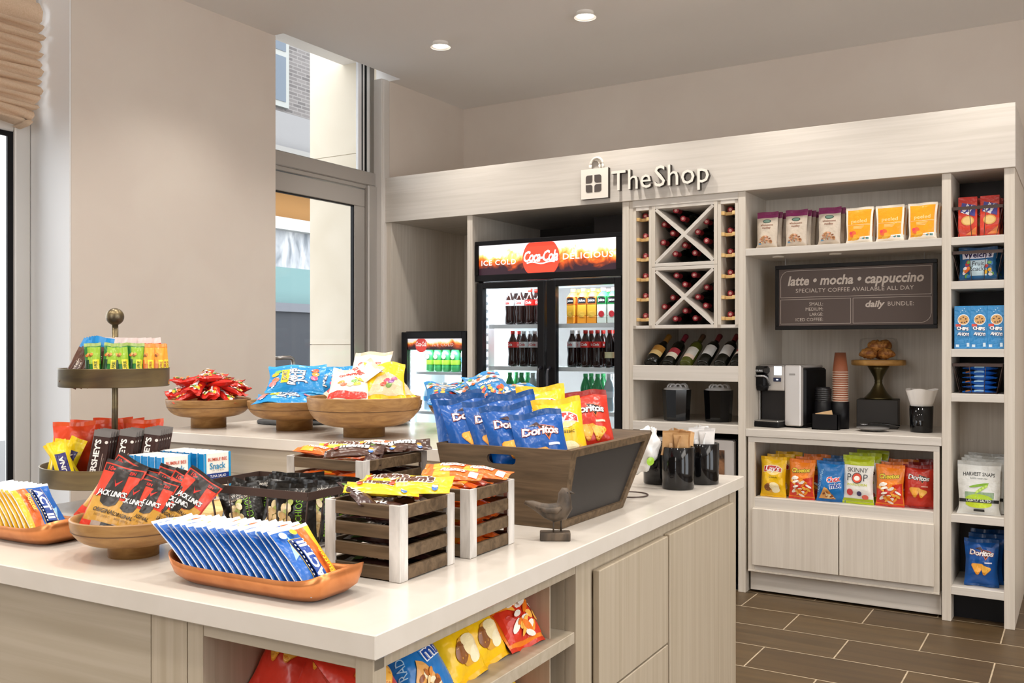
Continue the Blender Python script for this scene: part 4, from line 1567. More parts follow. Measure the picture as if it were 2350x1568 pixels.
B = MB()
B.box(-3.445, -3.41, 5.2, 6.0, .02, 2.062, BLACK, .004)
B.box(-2.41, -2.375, 5.2, 6.0, .02, 2.062, BLACK, .004)
B.box(-3.41, -2.41, 5.2, 6.0, 1.8, 2.062, BLACK)
B.box(-3.41, -2.41, 5.2, 6.0, .02, .22, BLACK)
cp(B, 'body')
B = MB()
B.box(-3.41, -2.41, 5.9, 5.92, .22, 1.8, CGREY)
B.box(-3.41, -3.405, 5.2, 5.9, .22, 1.8, CWHITE)
B.box(-2.415, -2.41, 5.2, 5.9, .22, 1.8, CWHITE)
B.box(-3.405, -2.415, 5.24, 5.9, .22, .3, CWHITE)
B.box(-3.405, -2.415, 5.24, 5.9, 1.79, 1.8, CWHITE)
B.box(-2.925, -2.905, 5.22, 5.3, .22, 1.8, CWHITE)
cp(B, 'liner')
B = MB()
B.box(-3.445, -2.375, 5.152, 5.205, 2.036, 2.064, BLACK, .003)
B.box(-3.445, -2.375, 5.152, 5.205, 1.80, 1.842, BLACK, .003)
B.box(-3.445, -3.42, 5.152, 5.205, 1.842, 2.036, BLACK)
B.box(-2.421, -2.375, 5.152, 5.205, 1.842, 2.036, BLACK)
cp(B, 'sign_frame')
sp = cp(MB().box(-3.42, -2.421, 5.165, 5.2, 1.842, 2.036, soda_art('backlit_cola_picture', .75)), 'sign_panel')
B = MB()
disc(B, -2.95, 1.935, .135, 5.1635, LIT_RED, 1.8425, 2.0355)
cp(B, 'sign_roundel', sp)
B = MB()
flat_text(B, 'ICE COLD', -3.40, -3.135, 5.1625, 1.905, LIT_WHITE, .008, 0, 1.15, .033)
cp(B, 'sign_lettering', sp)
B = MB()
flat_text(B, 'DELICIOUS', -2.79, -2.445, 5.1625, 1.918, LIT_WHITE, .008, 0, 1.12, .037)
cp(B, 'sign_lettering', sp)
B = MB()
flat_text(B, 'Coca-Cola', -3.075, -2.825, 5.1615, 1.915, LIT_WHITE, .025, .35, .88, .068)
B.tube([(-3.05 + .02 * t, 5.161, 1.905 + .006 * math.sin(t * .9)) for t in range(11)], .004, LIT_WHITE, 6)
cp(B, 'wordmark', sp)
for zt in (1.513, 1.238, .963, .69, .44):
    B = MB()
    for x0, x1 in ((-3.40, -2.93), (-2.90, -2.42)):
        B.box(x0, x1, 5.235, 5.25, zt - .022, zt + .004, WHITE)
        for k in range(12): B.box(x0 + .02 + (x1 - x0 - .04) * k / 11 - .002, x0 + .02 + (x1 - x0 - .04) * k / 11 + .002, 5.25, 5.86, zt - .008, zt - .003, WHITE)
    cp(B, 'wire_shelf')
B = MB()
for x in (-3.392, -2.428):
    B.box(x - .006, x + .006, 5.222, 5.234, .3, 1.76, WHITE)
    for k in range(28): B.box(x - .004, x + .004, 5.219, 5.2225, .32 + .052 * k, .345 + .052 * k, LEDM)
B.box(-2.921, -2.909, 5.205, 5.222, .3, 1.76, WHITE)
cp(B, 'led_strip')
for i, (x0, x1, g0, g1) in enumerate(((-3.432, -2.92, -3.384, -2.968), (-2.9, -2.385, -2.838, -2.433))):
    B = MB()
    B.box(x0, g0, 5.15, 5.198, .235, 1.79, BLACK, .003)
    B.box(g1, x1, 5.15, 5.198, .235, 1.79, BLACK, .003)
    B.box(g0, g1, 5.15, 5.198, 1.752, 1.79, BLACK, .003)
    B.box(g0, g1, 5.15, 5.198, .235, .3, BLACK, .003)
    df = cp(B, 'door_frame')
    MB().box(g0, g1, 5.17, 5.174, .3, 1.752, GLASSD).build('door_glass', df)
    hx = g1 + .026 if i == 0 else g0 - .036
    MB().tube([(hx, 5.15, 1.24), (hx, 5.118, 1.225), (hx, 5.112, 1.2), (hx, 5.112, .85), (hx, 5.118, .83), (hx, 5.15, .815)], .009, mat('black_handle', '#22222a', .3), 10).build('door_handle', df)
for x in (-3.36, -2.86, -2.48):
    area((x, 5.30, 1.05), (RAD(90), 0, RAD(-30 if x < -3 else 25)), .05, 1.3, 9 if x < -3 else 5.5, (.93, .97, 1))

for x in (-3.18, -2.64): area((x, 5.225, 1.765), (RAD(38), 0, 0), .4, .03, 3, (.95, .98, 1))  # added lamp at the top of each door, brightens the bottles
mc = thing('countertop_cooler', 'small black glass-door cooler with an ice cold header', 'cooler', (-3.78, 5.5, .75))
K2 = (3.78, -5.5, -.75)
B = MB()
B.box(-4.06, -4.03, 5.2, 5.7, .75, 1.478, BLACK, .004)
B.box(-3.545, -3.512, 5.2, 5.7, .75, 1.478, BLACK, .004)
B.box(-4.03, -3.545, 5.2, 5.7, 1.45, 1.478, BLACK)
B.box(-4.03, -3.545, 5.2, 5.7, .75, .79, BLACK)
B.box(-4.09, -4.06, 5.3, 5.7, .75, 1.37, DARK)
B.build('body', mc, K2)
B = MB()
B.box(-4.03, -3.545, 5.62, 5.64, .79, 1.45, CWHITE)
for x in (-4.03, -3.55): B.box(x, x + .005, 5.2, 5.62, .79, 1.45, CWHITE)
B.box(-4.025, -3.55, 5.2, 5.62, .785, .792, CWHITE)
B.build('liner', mc, K2)
B = MB()
B.box(-4.06, -4.012, 5.15, 5.198, .76, 1.472, BLACK, .004)
B.box(-3.552, -3.512, 5.15, 5.198, .76, 1.472, BLACK, .004)
B.box(-4.012, -3.552, 5.15, 5.198, 1.427, 1.472, BLACK, .003)
B.box(-4.012, -3.552, 5.15, 5.198, .76, .8, BLACK, .003)
df = B.build('door_frame', mc, K2)
MB().box(-4.012, -3.552, 5.17, 5.174, .8, 1.427, GLASSD).build('door_glass', df)
B = MB()
B.box(-4.012, -3.552, 5.163, 5.169, 1.35, 1.427, soda_art('small_cola_picture', .45))
hp = B.build('header_strip', df)
B = MB()
disc(B, -3.895, 1.383, .05, 5.162, mat('roundel_red', '#d83a30', .4, emit=.35), 1.3, 1.4265)
flat_text(B, 'Coca-Cola', -3.94, -3.85, 5.1615, 1.375, mat('header_white', '#f4efe8', .5, emit=.3), .02, .3, .9, .032)
flat_text(B, 'ICE COLD', -3.80, -3.625, 5.161, 1.375, mat('header_pale', '#efd9cf', .5, emit=.2), 0, 0, 1.15, .022)
B.build('header_lettering', hp)
for zt in (1.194, .92):
    B = MB().box(-4.025, -3.55, 5.22, 5.235, zt - .015, zt + .004, WHITE)
    for k in range(12): B.box(-4.0 + .04 * k, -3.997 + .04 * k, 5.235, 5.6, zt - .008, zt - .003, WHITE)
    B.build('wire_shelf', mc, K2)
MB().box(-4.012, -4.004, 5.205, 5.215, .82, 1.34, LEDM).build('led_strip', mc, K2)
area((-3.99, 5.26, 1.08), (RAD(90), 0, RAD(-35)), .04, .55, 4, (.92, .97, 1))


area((-3.78, 5.225, 1.34), (RAD(38), 0, 0), .4, .03, 1.6, (.95, .98, 1))  # added top lamp to brighten the small cooler's bottles


def bottle(body, cap, labc, lz, r=.033, h=.235, neck=None, script=True, lab2=None):
    def mk():
        b = mat('bottle_' + body.strip('#'), body, .08)
        nk = mat('bottle_' + (neck or body).strip('#'), neck or body, .08)
        B = MB()
        pr = [(0, .004), (r * .8, 0), (r, .01), (r * .97, h * .2), (r * .86, h * .34), (r * .98, h * .5), (r, h * .62), (r * .8, h * .74), (r * .45, h * .86), (.0115, h * .93), (.0115, h - .012)]
        B.lathe(pr, b, 16, mats=[b] * 6 + [nk] * 4)
        o = B.build('drink_bottle')
        MB().lathe([(.0115, h - .022), (.0145, h - .021), (.0145, h - .002), (.013, h), (0, h)], mat('cap_' + cap.strip('#'), cap, .4), 12).build('cap', o)
        B = MB()
        lm = mat('label_' + labc.strip('#'), labc, .45)
        B.lathe([(r * 1.005, lz), (r * 1.015, lz + h * .16)], lm, 16)
        if script:
            c2 = mat('label_' + (lab2 or '#f6f0ec').strip('#'), lab2 or '#f6f0ec', .5)
            V, F, wd = text2d('Cola', 1, .03, .3)
            k = r * 1.25 / wd
            B.add([(r * 1.03 * math.sin(a * k / r), -r * 1.03 * math.cos(a * k / r), lz + h * .05 + bb_ * k) for a, bb_ in V], F, c2)
        B.build('label', o)
        return o
    return mk


def carton(top, mid, low, cap):
    def mk():
        B = MB()
        W_ = .031
        B.box(-W_, W_, -W_, W_, 0, .05, mat('juice_' + low.strip('#'), low, .3), .004)
        B.box(-W_ * .97, W_ * .97, -W_ * .97, W_ * .97, .05, .12, mat('juice_' + mid.strip('#'), mid, .3), .002)
        B.box(-W_ * .99, W_ * .99, -W_ * .99, W_ * .99, .12, .17, mat('juice_' + top.strip('#'), top, .3), .002)
        B.lathe([(W_ * 1.25, .17), (.022, .195), (.014, .2), (.014, .215)], mat('juice_' + top.strip('#'), top, .3), 14)
        o = B.build('juice_bottle')
        MB().lathe([(.0165, .203), (.0165, .223), (0, .223)], mat('cap_' + cap.strip('#'), cap, .4), 12).build('cap', o)
        B = MB()
        B.box(-W_ * .85, W_ * .85, -W_ - .0012, -W_, .13, .162, film('#26242a'))
        flat_text(B, 'juice', -W_ * .7, W_ * .7, -W_ - .0018, .14, film('#f0f0ee'), .02)
        B.lathe([(0, 0), (.02, 0)], film('#e8b84a' if mid != '#e9efe4' else '#c8323a'), 14, Tr(0, -W_ - .0012, .06) @ Rx(90))
        B.build('label', o)
        return o
    return mk


COKE = bottle('#2a1511', '#c8281e', '#d2261f', .125)
COKEZ = bottle('#241310', '#dfe1e2', '#dcdcdc', .125, lab2='#c8281e')
CLRB = bottle('#b9c2c6', '#e8ecee', '#e9ebee', .09, script=False)
GRNB = bottle('#2f8a4e', '#3aa45e', '#e6f0ee', .07, script=False)
ORA = carton('#e8863a', '#e9b23c', '#ee9a2c', '#b9a44a')
APP = carton('#3aa45a', '#e9efe4', '#dfe6dc', '#b8888a')
GRP = carton('#8a7a94', '#6a4a6a', '#5a3a5c', '#8a7a8a')
KINDS = {'z': (COKEZ, 'silver-labelled cola bottle'), 'c': (COKE, 'red-labelled cola bottle'), 'w': (CLRB, 'clear soda bottle'), 'g': (GRNB, 'green soda bottle'),
         'o': (ORA, 'orange juice bottle'), 'a': (APP, 'green apple juice bottle'), 'p': (GRP, 'purple grape juice bottle'),
         'v': (bottle('#221412', '#c8281e', '#f0e6b4', .06, script=False), 'yellow-labelled cola bottle'), 'h': (bottle('#221412', '#c8281e', '#e8b4b8', .06, lab2='#a8202c'), 'pink-labelled cola bottle')}
ROWS = [('cooler left door, top shelf', 1.513, [(-3.262, 'z'), (-3.182, 'z'), (-3.105, 'c'), (-3.03, 'c')]), ('cooler left door, middle shelf', 1.238, [(-3.24, 'c'), (-3.155, 'z'), (-3.072, 'z'), (-2.995, 'c')]),
        ('cooler left door, lower shelf', .963, [(-3.262, 'g'), (-3.172, 'g'), (-3.085, 'w'), (-3.0, 'g')]),
        ('cooler right door, top shelf', 1.513, [(-2.788, 'o'), (-2.715, 'o'), (-2.645, 'o'), (-2.575, 'a'), (-2.503, 'a'), (-2.44, 'p')]), ('cooler right door, middle shelf', 1.238, [(-2.795, 'z'), (-2.7, 'c'), (-2.615, 'c'), (-2.53, 'v'), (-2.458, 'h')]),
        ('cooler right door, lower shelf', .963, [(-2.7, 'g'), (-2.615, 'g'), (-2.535, 'w'), (-2.458, 'w')])]
for where, z, row in ROWS:
    for dep, y in (('front', 5.29), ('second', 5.37)):
        for i, (x, k) in enumerate(row):
            put(('btl', k), KINDS[k][0], Tr(x + .003 * dep.count('o'), y, z + .003) @ Rz((i * 37) % 20 - 10), '%s, %s from left in %s row, %s' % (KINDS[k][1], ORD[i], dep, where), 'bottle', 'drinks in the tall cooler')
PER = bottle('#3f9a58', '#2f7a3a', '#9ccf3a', .05, .034, .2, script=False)


def per():
    o = PER()
    B = MB()
    B.lathe([(0, 0), (.021, 0)], mat('label_dark_round', '#2f4a34', .4), 14, Tr(0, -.0355, .105) @ Rx(90))
    B.lathe([(0, 0), (.0165, 0)], mat('label_pale_round', '#b9d8a8', .4), 14, Tr(0, -.0362, .105) @ Rx(90))
    B.build('round_label', o)
    return o


for i, x in enumerate((-3.905, -3.835, -3.765, -3.69)):
    put('per', per, Tr(x, 5.28, 1.198), 'green mineral water bottle, %s from the left in the small cooler' % ORD[i], 'bottle', 'green bottles in the small cooler')
    put('per', None, Tr(x - .004, 5.37, 1.198), 'green mineral water bottle in the back row of the small cooler, behind the %s one' % ORD[i], 'bottle', 'green bottles in the small cooler')
put('aqua', bottle('#bcd8ea', '#e8eef4', '#4a90c8', .07, .03, .2, script=False), Tr(-3.61, 5.28, 1.198), 'clear water bottle with a blue label in the small cooler', 'bottle')
for i, x in enumerate((-3.95, -3.87, -3.79, -3.71)):
    put('aqua', None, Tr(x, 5.29, .924), 'water bottle, %s from the left on the lower shelf of the small cooler' % ORD[i], 'bottle', 'water bottles on the lower shelf')

# ---------------------------------------------------------------- coffee station
Z0 = .9145
kg = thing('coffee_maker', 'silver and black single-cup coffee maker on the worktop', 'coffee maker', (-1.49, 5.34, Z0), (0, 0, RAD(-12)))
B = MB()
B.box(-.13, .145, .03, .3, .012, .335, BLACK, .012)
B.box(-.125, .14, .05, .28, 0, .014, BLACK)
B.build('body', kg)
B = MB()
B.box(.035, .132, -.005, .035, .01, .352, SILVER, .006)
B.box(.035, .132, .0, .28, .335, .352, SILVER, .006)
B.build('tank_panel', kg)
MB().box(.065, .1, -.0065, -.004, .296, .306, mat('tank_mark', '#9a9692', .4)).build('tank_badge', kg)
B = MB()
B.box(-.125, .033, .0, .06, .205, .352, SILVER, .006)
B.box(-.125, .033, .0, .28, .335, .352, SILVER, .006)
B.build('head_panel', kg)
B = MB()
B.box(-.138, -.058, -.05, .05, .3, .345, BLACKG, .012)
B.box(-.13, -.066, -.045, .05, .225, .3, BLACK, .01)
B.lathe([(0, 0), (.03, 0), (.036, .02), (.036, .045), (0, .045)], BLACK, 18, Tr(-.098, -.012, .205))
B.tube([(-.138, -.05, .292), (-.138, -.062, .29), (-.06, -.062, .29), (-.055, -.04, .28), (-.052, -.01, .235)], .006, mat('lever_silver', '#b9b9bc', .25, .7), 8)
B.build('brew_head', kg)
B = MB()
flat_text(B, 'KEURIG', -.122, -.076, -.0505, .315, mat('brew_lettering', '#e9ecf0', .4), .02)
B.build('lettering', kg)
MB().box(-.03, .015, -.003, 0, .295, .345, mat('lit_screen', '#dceaf4', .3, emit=1.2)).build('screen', kg)
B = MB()
B.box(-.034, .012, -.003, .0, .258, .28, mat('button_navy', '#232a4a', .3))
B.box(-.016, -.004, -.004, -.0028, .266, .272, mat('lit_button', '#dff0ff', .3, emit=2))
B.build('button', kg)
MB().box(-.12, .033, .022, .032, .03, .206, mat('recess_black', '#1c1a1c', .5)).build('recess', kg)
B = MB()
B.box(-.138, .035, -.075, .03, .0, .03, BLACK, .006)
B.box(-.135, .03, -.072, .02, .03, .038, mat('drip_grille', '#a9a6a2', .25, .7), .003)
B.build('drip_tray', kg)
MB().box(-.129, -.123, .004, .012, .03, .206, SILVER).build('side_trim', kg)

og = thing('lid_organizer', 'black plastic organizer holding lids and a cardboard sleeve', 'organizer', (-1.225, 5.36, Z0))
B = MB()
for bx in ((-.07, .07, -.075, -.071, 0, .085), (-.07, .07, -.02, -.016, 0, .085), (-.07, -.066, -.075, -.016, 0, .085), (.066, .07, -.075, -.016, 0, .085), (-.07, .07, -.075, -.016, 0, .004)): B.box(*bx, BLACK)
B.build('front_tray', og)
B = MB()
for cx, cy in ((-.035, .045), (.055, .06)):
    B.lathe([(0, 0), (.046, 0), (.047, .15), (.044, .15), (.043, .004), (0, .004)], BLACK, 20, Tr(cx, cy, 0))
B.build('cup_holder', og)


def lid():
    B = MB()
    B.lathe([(.0435, 0), (.045, .004), (.0435, .01), (.038, .012), (.036, .018), (.034, .018), (.033, .014), (0, .014)], mat('black_lid', '#1b1a1c', .35), 20)
    return B.build('cup_cover')


for k in range(12):
    put('lid', lid, Tr(-1.26, 5.405, Z0 + .085 + .0115 * k), 'black coffee cup lid, %s from the bottom of the stack in the organizer' % ORD[k], 'cup lid', 'stack of black lids')


def pcup(kraft):
    def mk():
        c = mat('kraft_cup', '#9b5a3c', .6) if kraft else mat('striped_cup', '#b9907a', .6)
        B = MB()
        B.lathe([(0, .008), (.029, .008), (.029, 0), (.0415, .108)], c, 24)
        o = B.build('paper_cup')
        B = MB()
        B.tube([(.0418 * math.cos(RAD(t)), .0418 * math.sin(RAD(t)), .108) for t in range(0, 360, 15)], .0022, mat('cup_rim', '#e3d2c0', .5), 6, closed=True)
        B.build('rolled_rim', o)
        return o
    return mk


# a column of paper cups standing mouth-down, the topmost one showing its full brown side
NC = 25
for k in range(NC):
    put('pcup', pcup(True), Tr(-1.172, 5.425, Z0 + .124 + .0125 * k) @ Rx(180) @ Tr(0, 0, 0), 'brown paper cup, %s in the tall upside-down stack' % (ORD[k] + ' from the bottom' if k < 20 else ORD[NC - 1 - k] + ' from the top'), 'paper cup', 'tall stack of brown paper cups')
sl = MB().box(-.045, .045, -.0015, .0015, 0, .08, mat('kraft_board', '#c9a578', .7))
flat_text(sl, 'HOT', -.018, .02, -.0018, .035, mat('kraft_ink', '#b5643a', .7), .03)
tag(sl.build('cup_sleeve', None, (-1.222, 5.312, Z0 + .02), (RAD(-12), RAD(-13), RAD(4))), 'tan cardboard cup sleeve leaning in the black organizer', 'cup sleeve')

tag(MB().box(-.108, .108, -.1, .1, 0, .16, mat('riser_black', '#26221f', .55), .002).build('display_riser', None, (-1.005, 5.62, Z0), (0, 0, RAD(6))), 'black square riser block under the cake stand', 'display riser')
cs = thing('cake_stand', 'wooden-topped cake stand on a bronze trumpet foot', 'cake stand', (-1.005, 5.62, Z0 + .1605))
B = MB()
B.lathe([(0, .0), (.078, 0), (.078, .006), (.07, .012), (.045, .04), (.026, .075), (.02, .092), (.022, .097), (.02, .102), (.026, .125), (.045, .16), (.062, .19), (0, .19)], mat('green_bronze', '#5b5236', .3, .8), 28)
B.build('foot', cs)
B = MB()
B.lathe([(0, .19), (.138, .19), (.146, .196), (.146, .218), (.14, .222), (0, .222)], grain('cake_plate_wood', '#a87a3c', '#c99a56', (6, 30, 30), .45), 36)
B.build('plate', cs)
ZC = Z0 + .1605 + .2225
gd = MB()
gd.lathe([(.1, .0), (.102, .1), (.096, .118), (.07, .124), (.0, .126)], DOME, 32)
cl = tag(gd.build('glass_cloche', None, (-1.005, 5.62, ZC)), 'clear glass dome covering pastries on the cake stand', 'glass dome')
MB().lathe([(0, .124), (.012, .126), (.008, .136), (.016, .145), (.019, .155), (.012, .166), (0, .168)], DOME, 16).build('knob', cl)


def croissant():
    B = MB()
    pts, rr = [], []
    for k in range(15):
        t = -1 + 2 * k / 14
        pts.append((.055 * t, .028 * t * t, .024 + .012 * (1 - t * t)))
        rr.append((.030 * (1 - abs(t) ** 2.2) + .006) * (1 + .12 * math.sin(k * 2.6)))
    B.tube(pts, rr, grain('baked_crust', '#8f4f1e', '#d99a4e', (30, 60, 60), .5, .3), 14)
    return B.build('croissant')


for i, (x, y, a, zz) in enumerate(((-.045, -.02, 20, 0), (.04, -.025, -35, 0), (.0, .04, 80, 0), (-.012, -.005, -10, .042), (.03, .012, 60, .042))):
    put('croissant', croissant, Tr(-1.005 + x, 5.62 + y, ZC + .004 + zz) @ Rz(a), ('golden croissant at the left under the glass dome', 'golden croissant at the right under the glass dome', 'croissant at the back under the glass dome', 'croissant on top of the pile, left side', 'croissant on top of the pile, right side')[i], 'croissant', 'croissants under the dome', .92)
B = MB()
B.lathe([(0, .004), (.05, .004), (.07, .01), (.085, .018), (.086, .02), (.07, .013), (.05, .007), (0, .007)], mat('grey_plate', '#8f8c8a', .3), 28)
tag(B.build('small_plate', None, (-.985, 5.345, Z0)), 'small grey plate in front of the black riser', 'plate')
tg = thing('serving_tongs', 'black-handled serving tongs lying across the small plate', 'tongs', (-.97, 5.35, Z0 + .026), (0, 0, RAD(14)))
B = MB()
for s in (-1, 1):
    B.tube([(.12, .0, .006), (.06, .014 * s, .012), (-.02, .018 * s, .014), (-.05, .012 * s, .008)], .005, BLACKG, 8)
B.build('arm', tg)
B = MB()
for s in (-1, 1):
    B.lathe([(0, -.004), (.018, -.002), (.022, .002), (.018, .005), (0, .006)], mat('tongs_steel', '#9a9a9c', .2, .9), 14, Tr(-.06, .013 * s, .009))
B.build('claw', tg)
nc = MB()
nc.lathe([(0, .002), (.054, 0), (.056, .004), (.06, .14), (.057, .14), (.052, .01), (0, .01)], BLACKG, 28)
tag(nc.build('napkin_cup', None, (-.752, 5.42, Z0)), 'gloss black tumbler holding white napkins on the coffee worktop', 'tumbler')


def napkins(v=0):
    B = MB()
    rnd = random.Random(3)
    n = 40
    for ring, (r0, r1, hh) in enumerate(((.046, .074, .228), (.034, .05, .215))):
        def fn(u, t, r0=r0, r1=r1, hh=hh):
            a = 2 * math.pi * u
            k = 1 + .09 * math.sin(4 * a + 1) + .05 * math.sin(9 * a)
            sq = 1 / max(abs(math.cos(a)), abs(math.sin(a))) ** .35
            r = (r0 + (r1 - r0) * t ** .8) * (1 + (k - 1) * t) * (1 + (sq - 1) * t)
            return (r * math.cos(a), r * math.sin(a), .125 + (hh - .125) * t + (.006 * math.sin(3 * a) if t > .9 else 0))
        B.grid(fn, n, 8, mat('white_paper', '#f1eeea', .8))
    B.lathe([(0, .21), (.06, .218)], mat('white_paper', '#f1eeea', .8), 20)
    return B.build('paper_napkins')


tag(put('napkin', napkins, Tr(-.752, 5.42, Z0 + .0), 'bunch of folded white paper napkins in the gloss black tumbler', 'napkins'), 'bunch of folded white paper napkins in the gloss black tumbler', 'napkins')

# framed menu board hung under the snack shelf
mb = thing('menu_board', 'black framed brown coffee menu board hung over the worktop', 'menu board', (-1.09, 5.36, 1.65))
MBm, INK = mat('menu_brown', '#5b4d47', .6), mat('menu_ink', '#cfc2b6', .6)
x0, x1, z0, z1 = -.425, .425, -.183, .183
B = MB()
for bx in ((x0, x1, z1 - .022, z1), (x0, x1, z0, z0 + .022), (x0, x0 + .02, z0 + .022, z1 - .022), (x1 - .02, x1, z0 + .022, z1 - .022)): B.box(bx[0], bx[1], -.012, .012, bx[2], bx[3], mat('menu_frame', '#120e0d', .45, 0, .25), .002)
B.build('frame', mb)
B = MB().box(x0 + .019, x1 - .019, -.004, .008, z0 + .021, z1 - .021, MBm)
pn = B.build('panel', mb)
B = MB()
yy = -.0045


def stroke(P, wdt=.0018):
    for i in range(len(P) - 1):
        (ax, az), (bx, bz) = P[i], P[i + 1]
        L_ = math.hypot(bx - ax, bz - az)
        nx, nz = -(bz - az) / L_ * wdt / 2, (bx - ax) / L_ * wdt / 2
        B.add([(ax + nx, yy, az + nz), (ax - nx, yy, az - nz), (bx - nx, yy, bz - nz), (bx + nx, yy, bz + nz)], [(0, 1, 2, 3)], INK)


for a, b, c, d_, cn in ((-.395, .395, .0, .15, (0, 0, 0, 1)), (-.395, -.012, -.15, -.012, (0, 0, 0, 0)), (.0, .395, -.15, -.012, (0, 1, 0, 0))):
    P = rrect(a, b, c, d_, .05, cn)
    stroke(P + [P[0]])
flat_text(B, 'latte \u2022 mocha \u2022 cappuccino', -.355, .36, yy, .068, INK, .028, .22, 1.0, .052)
flat_text(B, 'SPECIALTY COFFEE AVAILABLE ALL DAY', -.31, .31, yy, .026, INK, 0, 0, 1.05, .022)
for i, (tx, wd_) in enumerate((('SMALL:', .075), ('MEDIUM:', .095), ('LARGE:', .073), ('ICED COFFEE:', .15))):
    flat_text(B, tx, -.16 - wd_, -.16, yy, -.048 - .029 * i, INK, 0, 0, 1, .018)
flat_text(B, 'daily', .065, .165, yy, -.062, INK, .03, .22, 1, .034)
flat_text(B, 'BUNDLE:', .18, .31, yy, -.058, INK, 0, 0, 1.1, .022)
B.build('lettering', pn)
for x in (-.37, .36): MB().tube([(x, 0, z1), (x, 0, .226)], .0012, clearish, 5).build('hanging_wire', mb)
for i, x in enumerate((-1.47, -1.16)):
    put('puck', lambda: MB().lathe([(0, 0), (.03, 0), (.032, .006)], mat('puck_lens', '#e9e4d8', .5), 20).build('puck_light'), Tr(x, 5.25, 1.8705), 'flat round puck light under the nut shelf, %s one' % ('left', 'right')[i], 'puck light', 'puck lights under the nut shelf')

# ---------------------------------------------------------------- packets on the shelving
for s, (x, n) in enumerate(((-1.515, 4), (-1.355, 6), (-1.178, 4))):
    for k in range(n):
        bag('nut', Tr(x + .012 * k, 5.185 + .042 * k, 1.9175) @ Rz((-3, 2, -1, 3, -2, 1)[k]) @ Rx(-5), 'purple-topped nut pouch, %s in the %s stack of the top shelf' % ('front one' if k == 0 else ORD[k], ('left', 'middle', 'right')[s]), 'nut pouch', 'nut pouches on the top shelf', ph=1 + (k + s) % 2)
for s, x in enumerate((-1.02, -.868, -.712)):
    for k in range(3):
        bag('mango', Tr(x + .008 * k, 5.165 + .045 * k, 1.9175) @ Rz((-3, 1, -2)[s]) @ Rx(-4), 'orange dried mango pouch with a white border, %s in the %s stack' % (('front', 'second', 'third')[k], ('left', 'middle', 'right')[s]), 'fruit pouch', 'mango pouches on the top shelf', ph=3 + s)
CH_ = [('potato', -1.48, .0, 'yellow potato chip bag', 0), ('puff', -1.325, 0, 'orange cheese puff bag beside the yellow one', -4), ('mix', -1.17, 0, 'blue snack mix bag in the middle of the chip shelf', 3),
       ('popcorn', -1.03, 0, 'white and lime popcorn bag', -3), ('puff', -.872, 0, 'orange cheese puff bag right of the popcorn bag', -2), ('tortilla_red', -.735, .02, 'red tortilla chip bag, right end of the chip shelf', 4)]
for kd, x, dy, lb, rz in CH_:
    for k in range(3):
        bag(kd, Tr(x + .018 * k, 5.185 + dy + .075 * k, .539 + .004 * k) @ Rz(rz + (0, 5, -4)[k]) @ Rx(-5 - 2 * k), lb if k == 0 else '%s, %s behind it' % (lb, ORD[k - 1]), 'snack bag', 'snack bags on the low chip shelf', ph=2 if k == 0 else 5, scale=(1.03 if kd != 'popcorn' else 1.08) * (1 + .02 * k))


def wire_basket(w0, w1, d0, d1, h, nx, ny, rim=.016):
    """tapered wire basket: base w0 x d0, rim w1 x d1, height h, standing on z=0"""
    def mk():
        root = thing('wire_basket', '', 'basket')
        B = MB()
        t = .003
        for s in (-1, 1):
            B.box(-w1 / 2, w1 / 2, s * d1 / 2 - t / 2, s * d1 / 2 + t / 2, h - rim, h, WIREB)
            B.box(s * w1 / 2 - t / 2, s * w1 / 2 + t / 2, -d1 / 2, d1 / 2, h - rim, h, WIREB)
        B.build('flat_rim', root)
        B = MB()
        for k in range(nx + 1):
            f = -.5 + k / nx
            for s in (-1, 1): B.tube([(f * w0, s * d0 / 2, .003), (f * w1, s * d1 / 2, h - rim * .5)], .0016, WIREB, 5)
            B.tube([(f * w0, -d0 / 2, .003), (f * w0, d0 / 2, .003)], .0016, WIREB, 5)
        for k in range(1, ny):
            f = -.5 + k / ny
            for s in (-1, 1): B.tube([(s * w0 / 2, f * d0, .003), (s * w1 / 2, f * d1, h - rim * .5)], .0016, WIREB, 5)
        P = [(-w0 / 2, -d0 / 2, .003), (w0 / 2, -d0 / 2, .003), (w0 / 2, d0 / 2, .003), (-w0 / 2, d0 / 2, .003)]
        B.tube(P + [P[0]], .002, WIREB, 5)
        B.build('wire_cage', root)
        return root
    return mk


TB = wire_basket(.165, .222, .2, .25, .15, 3, 3)
for z, lb in ((1.9175, 'small brown wire basket of red cookie boxes on the top tower shelf'), (1.6975, 'small brown wire basket of fruit snack bags, second tower shelf'), (1.1385, 'small brown wire basket of blue cereal bars on the tower')):
    put('tbasket', TB, Tr(-.458, 5.27, z), lb, 'basket', 'wire baskets in the tower')
for i, (x, y) in enumerate(((-.506, 5.19), (-.408, 5.19), (-.46, 5.26), (-.4, 5.32))):
    put('redbox', red_cookie, Tr(x, y, 1.9225) @ Rz((3, -2, 0, 0)[i]) @ Rx(-4), ('red cookie box at the left front of the top wire basket', 'red cookie box at the right front of the top wire basket', 'red cookie box behind and between the two front ones', 'red cookie box at the back of the top wire basket')[i], 'cookie box', 'red cookie boxes')
for i in range(3):
    bag('fruit', Tr(-.46 + .012 * i, 5.185 + .065 * i, 1.703) @ Rz((0, 4, -4)[i]) @ Rx(-6), ('front', 'middle', 'rear')[i] + ' blue fruit snack bag in the second tower basket', 'snack bag', 'fruit snack bags', scale=1.0, ph=2)
for i, x in enumerate((-.525, -.4525, -.378)):
    for k in range(3):
        put('bluebox', blue_cookie, Tr(x, 5.15 + .052 * k, 1.361), 'sky blue cookie box, %s of the three, %s row' % (('left', 'middle', 'right')[i], ('front', 'second', 'rear')[k]), 'cookie box', 'blue cookie boxes on the tower')
